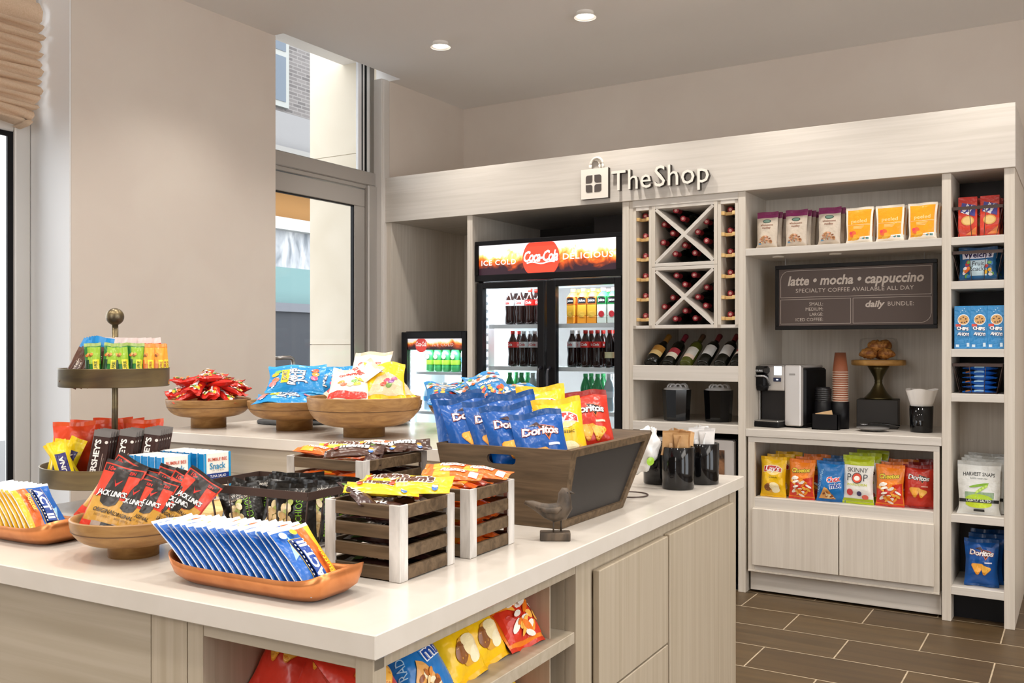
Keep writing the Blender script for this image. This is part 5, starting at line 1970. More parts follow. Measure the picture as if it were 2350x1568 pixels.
for k in range(6):
    for j in range(2):
        bag('krispy', Tr(-.455 + .003 * (k % 2), 5.2 + .075 * j, 1.146 + .0235 * k) @ Rz(90 + (4, -5, 2, -3, 6, 0)[k]) @ lie(.15), 'blue cereal bar, %s layer from the bottom, %s side of the tower basket' % (ORD[k], ('front', 'back')[j]), 'cereal bar', 'blue cereal bars in the tower basket', ph=1 + k % 2)
for k in range(4):
    bag('pea', Tr(-.455 + .012 * k, 5.185 + .06 * k, .537 + .003 * k) @ Rz((2, -3, 4, 0)[k]) @ Rx(-7), ('front white pea crisp pouch with a green pod picture', 'second pea crisp pouch in the tower', 'third pea crisp pouch in the tower', 'rearmost pea crisp pouch in the tower')[k], 'snack pouch', 'pea crisp pouches', ph=1 + k % 2, scale=1.0 + .02 * k)
for k in range(3):
    bag('tortilla_blue', Tr(-.445 + .01 * k, 5.2 + .085 * k, .178 + .0) @ Rz((3, -4, 3)[k]) @ Rx(-6 - 2 * k), ('front', 'second', 'rear')[k] + ' blue tortilla chip bag on the lowest tower shelf', 'snack bag', 'blue chip bags in the tower', ph=4, scale=1.08 + .05 * k)

# ---------------------------------------------------------------- island (local frame: x = -a to the left, y = b to the back)
WT = .914
isl = thing('island_cabinet', 'pale laminate island cabinet with open corner snack shelves', 'island cabinet')
isl.matrix_world = ISL
isl.location, isl.rotation_euler = ISL.to_translation(), ISL.to_euler()


def ip(nm, bx, m, b=.0012, par=None): return MB().box(*bx, m, b).build(nm, par or isl)


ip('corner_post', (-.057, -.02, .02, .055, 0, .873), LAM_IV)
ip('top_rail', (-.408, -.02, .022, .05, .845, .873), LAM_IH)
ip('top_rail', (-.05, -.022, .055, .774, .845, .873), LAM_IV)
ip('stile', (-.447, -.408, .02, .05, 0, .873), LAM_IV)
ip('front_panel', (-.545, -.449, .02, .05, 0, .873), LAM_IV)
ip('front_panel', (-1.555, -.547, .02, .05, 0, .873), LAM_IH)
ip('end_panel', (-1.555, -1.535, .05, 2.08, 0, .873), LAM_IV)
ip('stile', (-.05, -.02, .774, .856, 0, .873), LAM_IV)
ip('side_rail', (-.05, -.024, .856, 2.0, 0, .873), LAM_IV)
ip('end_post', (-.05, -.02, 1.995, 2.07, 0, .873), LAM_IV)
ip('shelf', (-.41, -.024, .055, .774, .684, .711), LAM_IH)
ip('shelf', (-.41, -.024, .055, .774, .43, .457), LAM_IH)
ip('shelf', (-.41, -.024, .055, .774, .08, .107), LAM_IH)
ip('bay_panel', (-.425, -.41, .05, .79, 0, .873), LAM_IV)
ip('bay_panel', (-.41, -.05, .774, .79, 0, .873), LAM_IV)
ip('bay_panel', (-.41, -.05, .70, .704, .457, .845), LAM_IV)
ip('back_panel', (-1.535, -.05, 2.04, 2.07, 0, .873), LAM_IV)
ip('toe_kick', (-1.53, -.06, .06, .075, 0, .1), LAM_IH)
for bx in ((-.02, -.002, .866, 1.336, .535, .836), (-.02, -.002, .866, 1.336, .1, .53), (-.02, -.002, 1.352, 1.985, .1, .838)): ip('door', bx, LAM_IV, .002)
wt = MB().box(-1.575, 0, 0, 2.1, .873, WT, QUARTZ, .002).build('island_worktop')
wt.location, wt.rotation_euler = ISL.to_translation(), ISL.to_euler()
tag(wt, 'white quartz worktop slab of the snack island', 'worktop')
lg = thing('raised_ledge', 'raised white display ledge behind the island worktop', 'display ledge')
lg.location, lg.rotation_euler = ISL.to_translation(), ISL.to_euler()
MB().box(-2.075, -.70, 1.25, 2.1, 1.012, 1.05, QUARTZ, .002).build('ledge_top', lg)
MB().box(-2.05, -.722, 1.272, 2.08, WT + .0005, 1.008, LAM_IH, .001).build('ledge_base', lg)
MB().box(-2.05, -1.578, 1.272, 2.08, 0, WT, LAM_IV, .001).build('ledge_plinth', lg)
MB().box(-2.06, -.715, 1.262, 2.09, 1.006, 1.0125, mat('shadow_gap_strip', '#8d7f70', .6)).build('gap_strip', lg)

# snack bags in the open corner shelves
for kd, b, lb, rz, dx in (('tortilla_red', .125, 'red tortilla chip bag at the near corner of the island side shelf', 0, 0), ('mix', .265, 'blue snack mix bag on the island side shelf', -4, 0), ('potato', .395, 'yellow potato chip bag next to the blue bag, island side shelf', 4, .0),
                          ('potato', .5, 'yellow potato chip bag next to the orange bag, island side shelf', 2, -.012), ('puff', .625, 'orange cheese puff bag at the far end of the island side shelf', -6, .0)):
    bag(kd, I(.062 - dx, b, .7125) @ Rz(90 + rz) @ Rx(-44), lb, 'snack bag', 'bags on the island side shelf', ph=7)
for kd, b, lb in (('potato', .46, 'yellow potato chip bag on the lower island side shelf'), ('puff', .62, 'orange cheese puff bag on the lower island side shelf'), ('tortilla_red', .3, 'red tortilla chip bag on the lower island side shelf')):
    bag(kd, I(.075, b, .4585) @ Rz(90) @ Rx(-22), lb, 'snack bag', 'bags on the lower island shelf', ph=7)
for a, lb, rz in ((.335, 'red tortilla chip bag at the left of the island front shelf', 8), (.235, 'red tortilla chip bag in the middle of the island front shelf', 2)):
    bag('tortilla_red', I(a, .13, .7125) @ Rz(rz) @ Rx(-44), lb, 'snack bag', 'bags on the island front shelf', ph=6)


# ---------------------------------------------------------------- bowls, trays, crates
def bowl(R, h, rf, hf, wood=None):
    def mk():
        B = MB()
        pr = [(0, .004), (rf * .8, .004), (rf, 0), (rf * 1.0, hf * .96), (rf * 1.04, hf)]
        for k in range(1, 10):
            t = k / 9
            pr.append((rf * 1.04 + (R - rf * 1.04) * math.sin(t * math.pi / 2) ** .92, hf + (h - hf) * (1 - math.cos(t * math.pi / 2)) * .98 * (.55 + .45 * t) / (1)))
        zr = h - (h - hf) * .42
        pr += [(R, h), (R - .006, h + .001), (R - .009, h - .003)]
        for k in range(8, 0, -1):
            t = k / 9
            pr.append((max(.0, rf + (R - rf) * math.sin(t * math.pi / 2) ** .92 - .009), hf + .007 + (h - hf) * (1 - math.cos(t * math.pi / 2)) * .98 * (.55 + .45 * t)))
        pr.append((0, hf + .006))
        B.lathe(pr, wood or BOWLW, 48)
        o = B.build('wooden_bowl')
        # turned groove line under the rim
        zg = hf + (h - hf) * .62
        best = min(pr[5:14], key=lambda q: abs(q[1] - zg))
        i = pr.index(best)
        MB().tube([((best[0] + .0003) * math.cos(RAD(t)), (best[0] + .0003) * math.sin(RAD(t)), best[1]) for t in range(0, 360, 8)], .0011, mat('groove_brown', '#5c3d1e', .6), 5, closed=True).build('turned_groove', o)
        return o
    return mk


put('bowlJ', bowl(.13, .086, .053, .028), I(.82, .2, WT), 'small wooden footed bowl of jerky packets on the lower worktop', 'bowl', 'wooden bowls')
LT = 1.05
put('bowl1', bowl(.163, .113, .068, .042), Tr(-2.985, 2.555, LT + .0005), 'wooden footed bowl of red candy packets, leftmost on the raised ledge', 'bowl', 'wooden bowls')
put('bowl2', bowl(.178, .113, .069, .042), Tr(-2.61, 2.65, LT + .0005), 'wooden footed bowl of sky blue candy bags on the raised ledge', 'bowl', 'wooden bowls')
put('bowl3', bowl(.202, .142, .074, .036), Tr(-2.205, 2.585, LT + .0005), 'largest wooden footed bowl, filled with white and yellow gummy bags', 'bowl', 'wooden bowls')
put('bowl4', bowl(.195, .13, .072, .036), Tr(-1.99, 3.0, LT + .0005), 'wooden bowl of blue gummy bags half behind the chip box', 'bowl', 'wooden bowls')
put('bowl5', bowl(.15, .1, .06, .012, BOWLD), Tr(-2.84, 2.98, LT + .0125), 'darker wooden bowl standing on the round slate board', 'bowl', 'wooden bowls')
put('bowl6', bowl(.15, .1, .06, .03, BOWLD), Tr(-2.46, 3.02, LT + .0005), 'wooden bowl at the back of the ledge behind the largest bowl', 'bowl', 'wooden bowls')
B = MB()
rnd = random.Random(4)
pr = [(0, 0), (.19, 0), (.195, .004), (.193, .011), (0, .0115)]
B.lathe(pr, grain('slate', '#3a3b3c', '#5a5b5b', (8, 8, 8), .7, .3), 40)
tag(B.build('slate_board', None, (-2.84, 2.94, LT + .0005)), 'round dark slate board under a bowl at the back of the ledge', 'slate board')
tn = MB().box(-.035, .035, -.03, .03, 0, .024, mat('tin_green', '#34482c', .35), .003)
tn.box(.006, .027, -.0306, -.03, .004, .02, mat('tin_yellow', '#d9c95a', .4))
tag(tn.build('small_tin', None, (-2.21, 3.14, LT + .0005), (0, 0, RAD(28))), 'small flat dark green tin with a yellow mark at the back of the ledge', 'tin')


def pile(kind, H, center, items, lab, cat, grp, phs=(1, 2, 3)):
    for i, (r, ang, zz, yaw, tilt, roll) in enumerate(items):
        M = Tr(center[0] + r * math.cos(RAD(ang)), center[1] + r * math.sin(RAD(ang)), center[2] + zz) @ TC(12) @ lie(H, yaw, tilt, roll)
        bag(kind, M, lab(i), cat, grp, ph=phs[i % len(phs)])


# red candy packets
its = []
for lay, (n, rr, zz) in enumerate(((8, .09, .128), (7, .085, .15), (6, .075, .171), (4, .05, .19))):
    for k in range(n):
        a = 360 * k / n + 25 * lay
        its.append((rr, a, zz + .003 * (k % 2), a + 90 + (-18, 12, 25)[k % 3] - 60 * (lay == 3), 12 * (-1) ** k, 16 * (-1) ** (k // 2)))
its[0:0] = []
pile('redcandy', .155, (-2.985, 2.555, LT), its, lambda i: 'red candy packet, %s in the %s layer of the leftmost ledge bowl' % (ORD[i if i < 8 else i - 8 if i < 15 else i - 15 if i < 21 else i - 21], 'bottom' if i < 8 else 'second' if i < 15 else 'third' if i < 21 else 'top'), 'candy packet', 'red candy packets')
# sky blue bags
b2 = (-2.61, 2.65)
bag('hardcandy', Tr(b2[0] + .03, b2[1] - .07, LT + .118) @ lie(.17, 38, 6, 2), 'sky blue candy bag lying flat at the front of its bowl', 'candy bag', 'sky blue candy bags', 3)
bag('hardcandy', Tr(b2[0] + .0, b2[1] + .0, LT + .138) @ Rz(38) @ Rx(-48), 'sky blue candy bag propped up facing the room, printed front showing', 'candy bag', 'sky blue candy bags', 4, .95)
bag('hardcandy', Tr(b2[0] - .07, b2[1] - .02, LT + .122) @ lie(.17, 120, 4, -4), 'sky blue candy bag under the propped one, left side', 'candy bag', 'sky blue candy bags', 5, .85)
bag('hardcandy', Tr(-2.80, 2.98, LT + .11) @ Rz(20) @ Rx(-35), 'sky blue candy bag standing in the bowl on the slate board', 'candy bag', 'sky blue candy bags', 3, .8)
bag('hardcandy', Tr(-2.76, 3.06, LT + .115) @ Rz(60) @ Rx(-30), 'sky blue candy bag at the back of the slate board bowl', 'candy bag', 'sky blue candy bags', 4, .8)
# white and yellow gummies
b3 = (-2.205, 2.585)
bag('whitegummy', Tr(b3[0] - .085, b3[1] - .085, LT + .135) @ Rz(-28) @ Ry(14) @ Rx(-52), 'white gummy bag tipped up steeply at the left of the largest bowl', 'gummy bag', 'white gummy bags', 2)
bag('whitegummy', Tr(b3[0] + .03, b3[1] - .13, LT + .13) @ Rz(32) @ Rx(-58), 'white gummy bag with fruit pictures at the front of the largest bowl', 'gummy bag', 'white gummy bags', 3)
bag('whitegummy', Tr(b3[0] - .02, b3[1] + .01, LT + .14) @ Rz(20) @ Rx(-40), 'white gummy bag at the middle of the largest bowl', 'gummy bag', 'white gummy bags', 4)
bag('yellowgummy', Tr(b3[0] + .12, b3[1] - .03, LT + .132) @ Rz(40) @ Rx(-50), 'bright yellow gummy bag at the right of the largest bowl', 'gummy bag', None, 3)
bag('yellowgummy', Tr(b3[0] + .09, b3[1] + .08, LT + .13) @ Rz(60) @ Rx(-62), 'bright yellow gummy bag at the back of the largest bowl', 'gummy bag', None, 5)
# blue gummies
b4 = (-1.99, 3.0)
for i, (dx, dy, dz, yaw, tl, ry) in enumerate(((-.1, -.08, .142, 40, 10, 4), (.04, -.06, .146, 75, 8, -4), (.13, .03, .14, -20, 12, 3), (-.03, .06, .17, 100, -4, 6), (.1, -.08, .172, 55, 16, -8))):
    bag('bluegummy', Tr(b4[0] + dx, b4[1] + dy, LT + dz) @ TC(10) @ lie(.21, yaw, tl, ry), ('blue gummy bag at the left rim of the bowl behind the chip box', 'blue gummy bag in the middle of the bowl behind the chip box', 'blue gummy bag at the right of the bowl behind the chip box', 'blue gummy bag lying on top at the back of that bowl', 'blue gummy bag on top with its seal pointing up right')[i], 'gummy bag', 'blue gummy bags', 2 + i % 3)


def tray(L, Wd, h):
    def mk():
        B = MB()
        lv = [(0.0, .80, .66), (.004, .86, .74), (h * .35, .95, .89), (h * .7, .985, .965), (h, 1, 1)]
        inn = [(h, .985, .965), (h * .7, .965, .935), (h * .35, .925, .855), (.008, .83, .70)]
        N = 48

        def ring(f, g, z, up_):
            P = []
            for k in range(N):
                a = 2 * math.pi * k / N
                c, s = math.cos(a), math.sin(a)
                e = .34
                x = L / 2 * f * math.copysign(abs(c) ** e, c)
                y = Wd / 2 * g * math.copysign(abs(s) ** e, s)
                P.append((x, y, z + up_ * .02 * (abs(x) / (L / 2)) ** 6))
            return P
        vs, fs = [], []
        rings = [ring(f, g, z, z / h) for z, f, g in lv] + [ring(f, g, z, z / h) for z, f, g in inn]
        for r in rings: vs += r
        for i in range(len(rings) - 1):
            for k in range(N): fs.append((i * N + k, i * N + (k + 1) % N, (i + 1) * N + (k + 1) % N, (i + 1) * N + k))
        fs.append(tuple(range(N))[::-1])
        fs.append(tuple((len(rings) - 1) * N + k for k in range(N)))
        B.add(vs, fs, COPPER, None, True)
        return B.build('copper_tray')
    return mk


put('tray', tray(.40, .158, .04), I(.373, .138, WT + .0005), 'long copper tray of popcorn packets at the island front edge', 'tray', 'copper trays')
put('tray', None, I(1.235, .205, WT + .0005), 'copper tray at the left end of the island, popcorn packets in it', 'tray', 'copper trays')
NP = 17
for k in range(NP):
    M = I(.203 + .0188 * k, .128, WT + .0135) @ Ry(-43 - .35 * k + (k * 7 % 5 - 2) * .4) @ Rz(90) @ Tr(0, 0, 0)
    bag('microwave', M, 'white-edged blue popcorn packet, %s from the right in the front copper tray' % ORD[k], 'popcorn packet', 'popcorn packets in the front tray', ph=1 + k % 4)
for k in range(8):
    M = I(1.098 + .0192 * k, .2, WT + .0135) @ Ry(-43) @ Rz(90) @ Tr(0, 0, .074) @ Ry(180) @ Tr(0, 0, -.074)
    bag('microwave', M, 'blue and yellow popcorn packet, %s from the right in the left copper tray' % ORD[k], 'popcorn packet', 'popcorn packets in the left tray', ph=1 + k % 4)

# jerky packets fanned in the small bowl
JK = [(.925, .165, .953, 14, 22, 28, 'jerky packet leaning out at the far left of the small bowl'), (.862, .135, .950, 26, 13, 26, 'front jerky packet facing the room, full label showing'), (.825, .155, .953, 30, 17, 24, 'second jerky packet, just behind the front one'), (.80, .172, .953, 34, 22, 24, 'third jerky packet in the fan'),
      (.782, .19, .953, 38, 27, 24, 'fourth jerky packet in the fan'), (.765, .208, .954, 42, 32, 22, 'fifth jerky packet in the fan'), (.75, .225, .955, 46, 37, 20, 'rightmost jerky packet in the fan, leaning far over'), (.88, .225, .955, 20, 12, 16, 'jerky packet at the back left of the fan'), (.82, .25, .955, 30, 18, 16, 'jerky packet at the back of the fan')]
for i, (a, b, z, yaw, roll, lean, lb) in enumerate(JK):
    q = math.hypot(a - .82, b - .2) / .13
    bag('jerky', I(a, b, .946 + .03 * q * q + .022 * math.sin(RAD(roll))) @ Rz(yaw) @ Rx(-lean) @ Ry(roll), lb, 'jerky packet', 'jerky packets in the small bowl', ph=1 + i % 3, scale=1.14 if i < 2 else 1.0)

# two-tier bronze stand
SA, SB = 1.43, .62
st = thing('tiered_stand', 'two-tier bronze stand with a ball finial, full of bars', 'tiered stand', I(SA, SB, WT).to_translation())
B = MB()
B.lathe([(0, 0), (.075, 0), (.078, .006), (.03, .014), (.014, .03), (.0095, .06), (.0095, .14)], BRONZE, 24)
for k in range(3):
    a = RAD(200 + 120 * k)
    B.tube([(.02 * math.cos(a), .02 * math.sin(a), .03), (.09 * math.cos(a), .09 * math.sin(a), .05), (.118 * math.cos(a), .118 * math.sin(a), .058), (.112 * math.cos(a), .112 * math.sin(a), .066)], [.008, .009, .01, .01], BRONZE, 8)
B.build('foot', st)
B = MB()
B.tube([(0, 0, .06), (-.002, .002, .3), (-.004, .004, .53)], .009, BRONZE, 12)
B.build('centre_pole', st)
MB().lathe([(0, .5188)] + [(.0252 * math.sin(math.pi * k / 14), .544 - .0252 * math.cos(math.pi * k / 14)) for k in range(1, 14)] + [(0, .5692)], BRONZE, 24, Tr(-.004, .004, 0)).build('ball_finial', st)
for R_, z_, nm in ((.196, .067, 'lower_tray'), (.15, .342, 'upper_tray')):
    MB().lathe([(0, z_), (R_ - .002, z_), (R_, z_ + .002), (R_, z_ + .051), (R_ + .0015, z_ + .053), (R_ - .0025, z_ + .053), (R_ - .003, z_ + .004), (0, z_ + .004)], BRONZE, 56).build(nm, st)


def on_stand(rt, fr_, z, yaw=0):
    """rt / fr_: metres to the right / towards the aisle corner from the pole; the packets face that corner"""
    return I(SA, SB, WT) @ Rz(54) @ Tr(rt * 1.05, -fr_ * 1.05, z) @ Rz(yaw)


ZU, ZL = .347, .0725
for k, (x, y, yw, ry) in enumerate(((-.052, .098, -8, -4), (-.018, .112, -4, 5), (.02, .112, 4, -5), (.048, .104, 2, 2))):
    bag('granola_g', on_stand(x, y, ZU, yw) @ Rx(-10) @ Ry(ry), 'green granola bar, %s from the left along the front of the upper stand tray' % ORD[k], 'granola bar', 'granola bars on the stand', ph=1 + k % 2, scale=1.06)
for k, (x, y, yw, ry) in enumerate(((.08, .092, 6, 0), (.105, .072, 14, 3), (.122, .045, 24, -2), (.128, .01, 40, 2))):
    bag('granola_o', on_stand(x, y, ZU, yw) @ Rx(-8) @ Ry(ry), 'orange granola bar, %s from the front at the right of the upper stand tray' % ORD[k], 'granola bar', 'granola bars on the stand', ph=1 + k % 2, scale=1.04)
for k in range(6):
    bag('brown', on_stand(-.118 + .014 * k, .048 + .006 * k, ZU, -20 + 5 * k) @ Ry(26 - 3 * k) @ Rx(-8), 'brown protein bar with a blue top, %s from the left on the upper tray' % ORD[k], 'protein bar', 'protein bars on the stand', ph=1 + k % 2, scale=1.0)
for k in range(6):
    bag('redwhite', on_stand(-.01 + .024 * k, .03 - .004 * k, ZU, 8 * (-1) ** k) @ Rx(-8) @ Ry(4 - 2 * k), 'red and white snack bar, %s from the left at the back of the upper tray' % ORD[k], 'snack bar', 'red snack bars on the stand', ph=1 + k % 2, scale=.98)
for x0, y0, n, nm in ((-.058, .152, 4, 'left'), (.004, .165, 5, 'middle'), (.066, .145, 6, 'right')):
    for k in range(n):
        put('choc', choc_bar, on_stand(x0 + .007 * k, y0 - .0125 * k, ZL, -6) @ Rx(-14) @ Ry(9), 'silver-ended chocolate bar, %s in the %s row of the stand' % ('front one' if k == 0 else ORD[k], nm), 'chocolate bar', 'chocolate bars on the stand', 1.05)
for k, (x, y, yw, ry, rx) in enumerate(((-.145, .075, -14, 6, -14), (-.112, .115, 4, -14, -16), (-.135, .035, -20, 20, -10), (-.098, .085, 10, -24, -20), (-.15, .0, 0, 10, -16))):
    bag('yellow', on_stand(x, y, ZL + .002 * k, yw) @ Rx(rx) @ Ry(ry), 'yellow snack bar at the left of the lower tray, %s from the front' % ORD[k], 'snack bar', 'yellow bars on the stand', ph=1 + k % 2)
for k, (x, y, yw) in enumerate(((-.1, .0, 8), (-.06, -.06, -6), (.03, -.07, 10), (.075, -.02, -4), (.0, -.12, 4))):
    bag('orange', on_stand(x, y, ZL + .012, yw) @ Rx(-4), 'orange candy pouch standing at the back of the lower tray, %s' % ('far left', 'left', 'right', 'far right', 'rearmost')[k], 'candy pouch', 'orange pouches on the stand', ph=1 + k % 2, scale=1.12)
for k in range(3):
    bag('redwhite', on_stand(.135 - .012 * k, .04 + .006 * k, ZL + .05 + .012 * k, 60 + 20 * k) @ lie(.14, 0, 10), 'red and white snack bar lying at the right of the lower tray, %s up' % ORD[k], 'snack bar', 'red bars on the lower tray', ph=1, scale=.8)

# tuna snack boxes on a pine riser
rs = MB().box(-.16, .16, -.1, .12, 0, .028, PINE, .002)
o = rs.build('pine_riser', None, I(1.11, .64, WT + .0005).to_translation(), (0, 0, RAD(PHI)))
tag(o, 'low light pine riser board under the blue and white boxes', 'riser')
for row, (a0, b0, n) in enumerate(((1.118, .575, 6), (1.085, .69, 7))):
    for k in range(n):
        if row == 0 and k > 4: continue
        put('tuna', tuna_box, I(a0 + .0275 * k, b0, WT + .0292) @ Rz(84) @ Rx(-1.5), 'white and blue snack box, %s in the %s row on the pine riser' % ('front one' if k == 0 else ORD[k], ('near', 'far')[row]), 'snack box', 'snack boxes on the riser')

# wire basket of pistachio bags
bk = wire_basket(.30, .345, .2, .225, .137, 6, 4, .018)()
bk.matrix_world = I(.655, .485, WT + .0005) @ Rz(2)
bk.location, bk.rotation_euler = bk.matrix_world.to_translation(), bk.matrix_world.to_euler()
tag(bk, 'rectangular brown wire basket of black pistachio bags on the island', 'basket')
for k, (a, b, yw, rx, ry, s) in enumerate(((.545, .415, 20, -6, -3, .86), (.605, .42, 30, -14, 8, .84), (.68, .415, 40, -20, -16, .8), (.755, .43, 25, -12, 14, .8), (.535, .48, 60, -8, 4, .86), (.60, .5, 30, -8, -6, .84), (.67, .5, 50, -12, 10, .84), (.74, .52, 20, -14, -8, .82), (.56, .56, 30, -4, 4, .84), (.65, .565, 20, -6, -4, .86), (.72, .57, 40, -8, 6, .82))):
    bag('pistachio', I(a, b, WT + .006) @ Rz(yw) @ Rx(rx) @ Ry(ry), 'black pistachio bag in the brown wire basket, %s' % ('front right corner', 'front, second from the right', 'front, second from the left', 'front left corner', 'right side', 'centre right', 'centre left', 'left side', 'back right', 'back middle', 'back left')[k], 'pistachio bag', 'pistachio bags in the basket', ph=1 + k % 3, scale=s)


def crate(wa, wb, h, n=4):
    def mk():
        root = thing('slatted_crate', '', 'crate')
        t, pw = .009, .027
        sh = (h - .004) / n * .7
        pitch = (h - .004 - sh) / (n - 1)
        for k in range(n):
            z = .002 + pitch * k
            for s in (-1, 1):
                MB().box(-wa / 2 + .004, wa / 2 - .004, s * (wb / 2 - .004) - t / 2, s * (wb / 2 - .004) + t / 2, z, z + sh, CRATEW, .001).build('slat', root)
                MB().box(s * (wa / 2 - .004) - t / 2, s * (wa / 2 - .004) + t / 2, -wb / 2 + .009, wb / 2 - .009, z, z + sh, CRATEW, .001).build('slat', root)
        for sx in (-1, 1):
            for sy in (-1, 1):
                B = MB()
                x0, x1 = sx * (wa / 2 + .0015), sx * (wa / 2 + .0015 - pw)
                y0, y1 = sy * (wb / 2 + .0015), sy * (wb / 2 + .0015 - pw)
                B.box(x0, x1, y0, y0 - sy * .005, 0, h, POSTW, .001)
                B.box(x0, x0 - sx * .005, y0 - sy * .005, y1, 0, h, POSTW, .001)
                B.build('corner_post', root)
        MB().box(-wa / 2 + .009, wa / 2 - .009, -wb / 2 + .009, wb / 2 - .009, .002, .009, CRATEW).build('bottom_board', root)
        return root
    return mk


CR = [('near', .2525, .3775, .185, .19, .149), ('right', .255, .62, .205, .19, .149), ('far', .742, .88, .262, .285, .16)]
for key, a, b, wa, wb, h in CR:
    put(('crate', key), crate(wa, wb, h), I(a, b, WT + .0005), {'near': 'nearest dark slatted crate of yellow candy packets with whitewashed corners', 'right': 'dark slatted crate of orange peanut butter candy beside the chip box', 'far': 'largest dark slatted crate, against the raised ledge'}[key], 'crate', 'slatted crates')
LAY = ['bottom', 'second', 'third', 'fourth', 'fifth', 'sixth', 'seventh']
for lay in range(6):
    for j in range(2):
        for i in range(1):
            kd = 'dark' if lay < 5 else ('mm_y' if (i + j) else 'dark')
            if lay == 5 and i == 0 and j == 1: kd = 'mm_b'
            M = I(.2525, .3775 - .04 + .078 * j, WT + .0215 + .0225 * lay) @ lie(.14, 90 + (lay * 13 + i * 7) % 11 - 5, 0, 0)
            bag(kd, M, '%s candy %s in the nearest crate, %s layer, %s %s' % ({'dark': 'dark brown', 'mm_y': 'yellow', 'mm_b': 'brown'}[kd], 'packet', LAY[lay], 'at the', ('front', 'back')[j]), 'candy packet', 'candy in the nearest crate', ph=1 + (lay + i) % 2, scale=1.02)
for n_, (a, b, dz, yaw, tl, rl, kd, lb) in enumerate(((.215, .40, .163, -68, 6, 8, 'mm_y', 'large yellow candy packet on top of the nearest crate, lettering showing'), (.27, .36, .158, -60, -4, -6, 'mm_y', 'second yellow candy packet on top of the nearest crate'), (.30, .43, .16, -80, 8, 6, 'mm_y', 'third yellow candy packet at the back of the nearest crate'), (.3, .325, .153, 60, 0, 14, 'dark', 'brown and green candy packet folded over the rim of the nearest crate'))):
    bag(kd, I(a, b, WT + dz + .006) @ TC(16) @ lie(.14, yaw, tl, rl), lb, 'candy packet', 'candy in the nearest crate', ph=2, scale=1.1 if kd == 'mm_y' else .9)
for lay in range(6):
    for j in range(3):
        M = I(.255 + (.012 if lay % 2 else -.012), .62 - .058 + .057 * j, WT + .022 + .0235 * lay) @ lie(.14, 90 + (lay * 11 + j * 5) % 9 - 4)
        bag('pb', M, 'orange peanut butter candy bar in the crate beside the chip box, %s layer, %s' % (LAY[lay], ('front', 'middle', 'back')[j]), 'candy bar', 'orange candy bars', ph=1 + (lay + j) % 2)
for n_, (a, b, dz, yaw) in enumerate(((.235, .585, .164, -76), (.205, .66, .162, -84), (.285, .66, .165, -70))):
    bag('pb', I(a, b, WT + dz + .004) @ TC(14) @ lie(.14, yaw, 4, 4), ('orange candy bar lying on top at the front of the right crate', 'orange candy bar lying on top at the right of the right crate', 'orange candy bar lying on top at the back of the right crate')[n_], 'candy bar', 'orange candy bars', ph=1)
for lay in range(6):
    for j in range(3):
        for i in range(2):
            kd = 'pb' if j == 0 else ('dark' if i == 0 else 'pb')
            M = I(.742 - .058 + .122 * i, .88 - .082 + .08 * j, WT + .0215 + .0225 * lay) @ lie(.14, 90 + (lay * 7 + i * 11 + j * 3) % 9 - 4)
            bag(kd, M, '%s candy bar in the largest crate, %s layer, %s %s' % ('orange' if kd == 'pb' else 'dark brown', LAY[lay], ('right', 'left')[i], ('front', 'middle', 'back')[j]), 'candy bar', 'candy in the largest crate', ph=1 + (lay + j) % 2, scale=.84)
for n_, (a, b, dz, yaw, kd, rl) in enumerate(((.79, .86, .168, -66, 'mm_y', 4), (.72, .82, .166, -60, 'mm_b', 2), (.70, .90, .168, -72, 'mm_b', -4), (.82, .80, .164, -88, 'pb', 0), (.67, .97, .166, -50, 'mm_b', 8), (.74, .95, .17, -60, 'pb', 4), (.66, .85, .16, 30, 'dark', 10))):
    bag(kd, I(a, b, WT + dz + .006) @ TC(13) @ lie(.14, yaw, 3, rl), '%s candy packet on top of the largest crate, %s' % ({'mm_y': 'yellow', 'mm_b': 'brown and white', 'pb': 'orange', 'dark': 'dark'}[kd], ('at the back left', 'at the front', 'in the middle', 'at the left front', 'at the right', 'towards the back', 'at the right rim')[n_]), 'candy packet', 'candy in the largest crate', ph=2, scale=1.15 if kd[:2] == 'mm' else 1)

# big tapered chip box
CHALK = mat('chalkboard_black', '#262322', .5)
bxo = thing('chip_box', 'large dark wooden tapered box of chip bags with a chalkboard end', 'box')
bxo.matrix_world = ISL
bxo.location, bxo.rotation_euler = ISL.to_translation(), ISL.to_euler()
zb, zt = WT + .0008, 1.112
bot = dict(fl=(-.458, .915), fr=(-.128, .912), br=(-.118, 1.285), bl=(-.45, 1.29))
top = dict(fl=(-.502, .912), fr=(-.1, .915), br=(-.103, 1.475), bl=(-.5, 1.47))


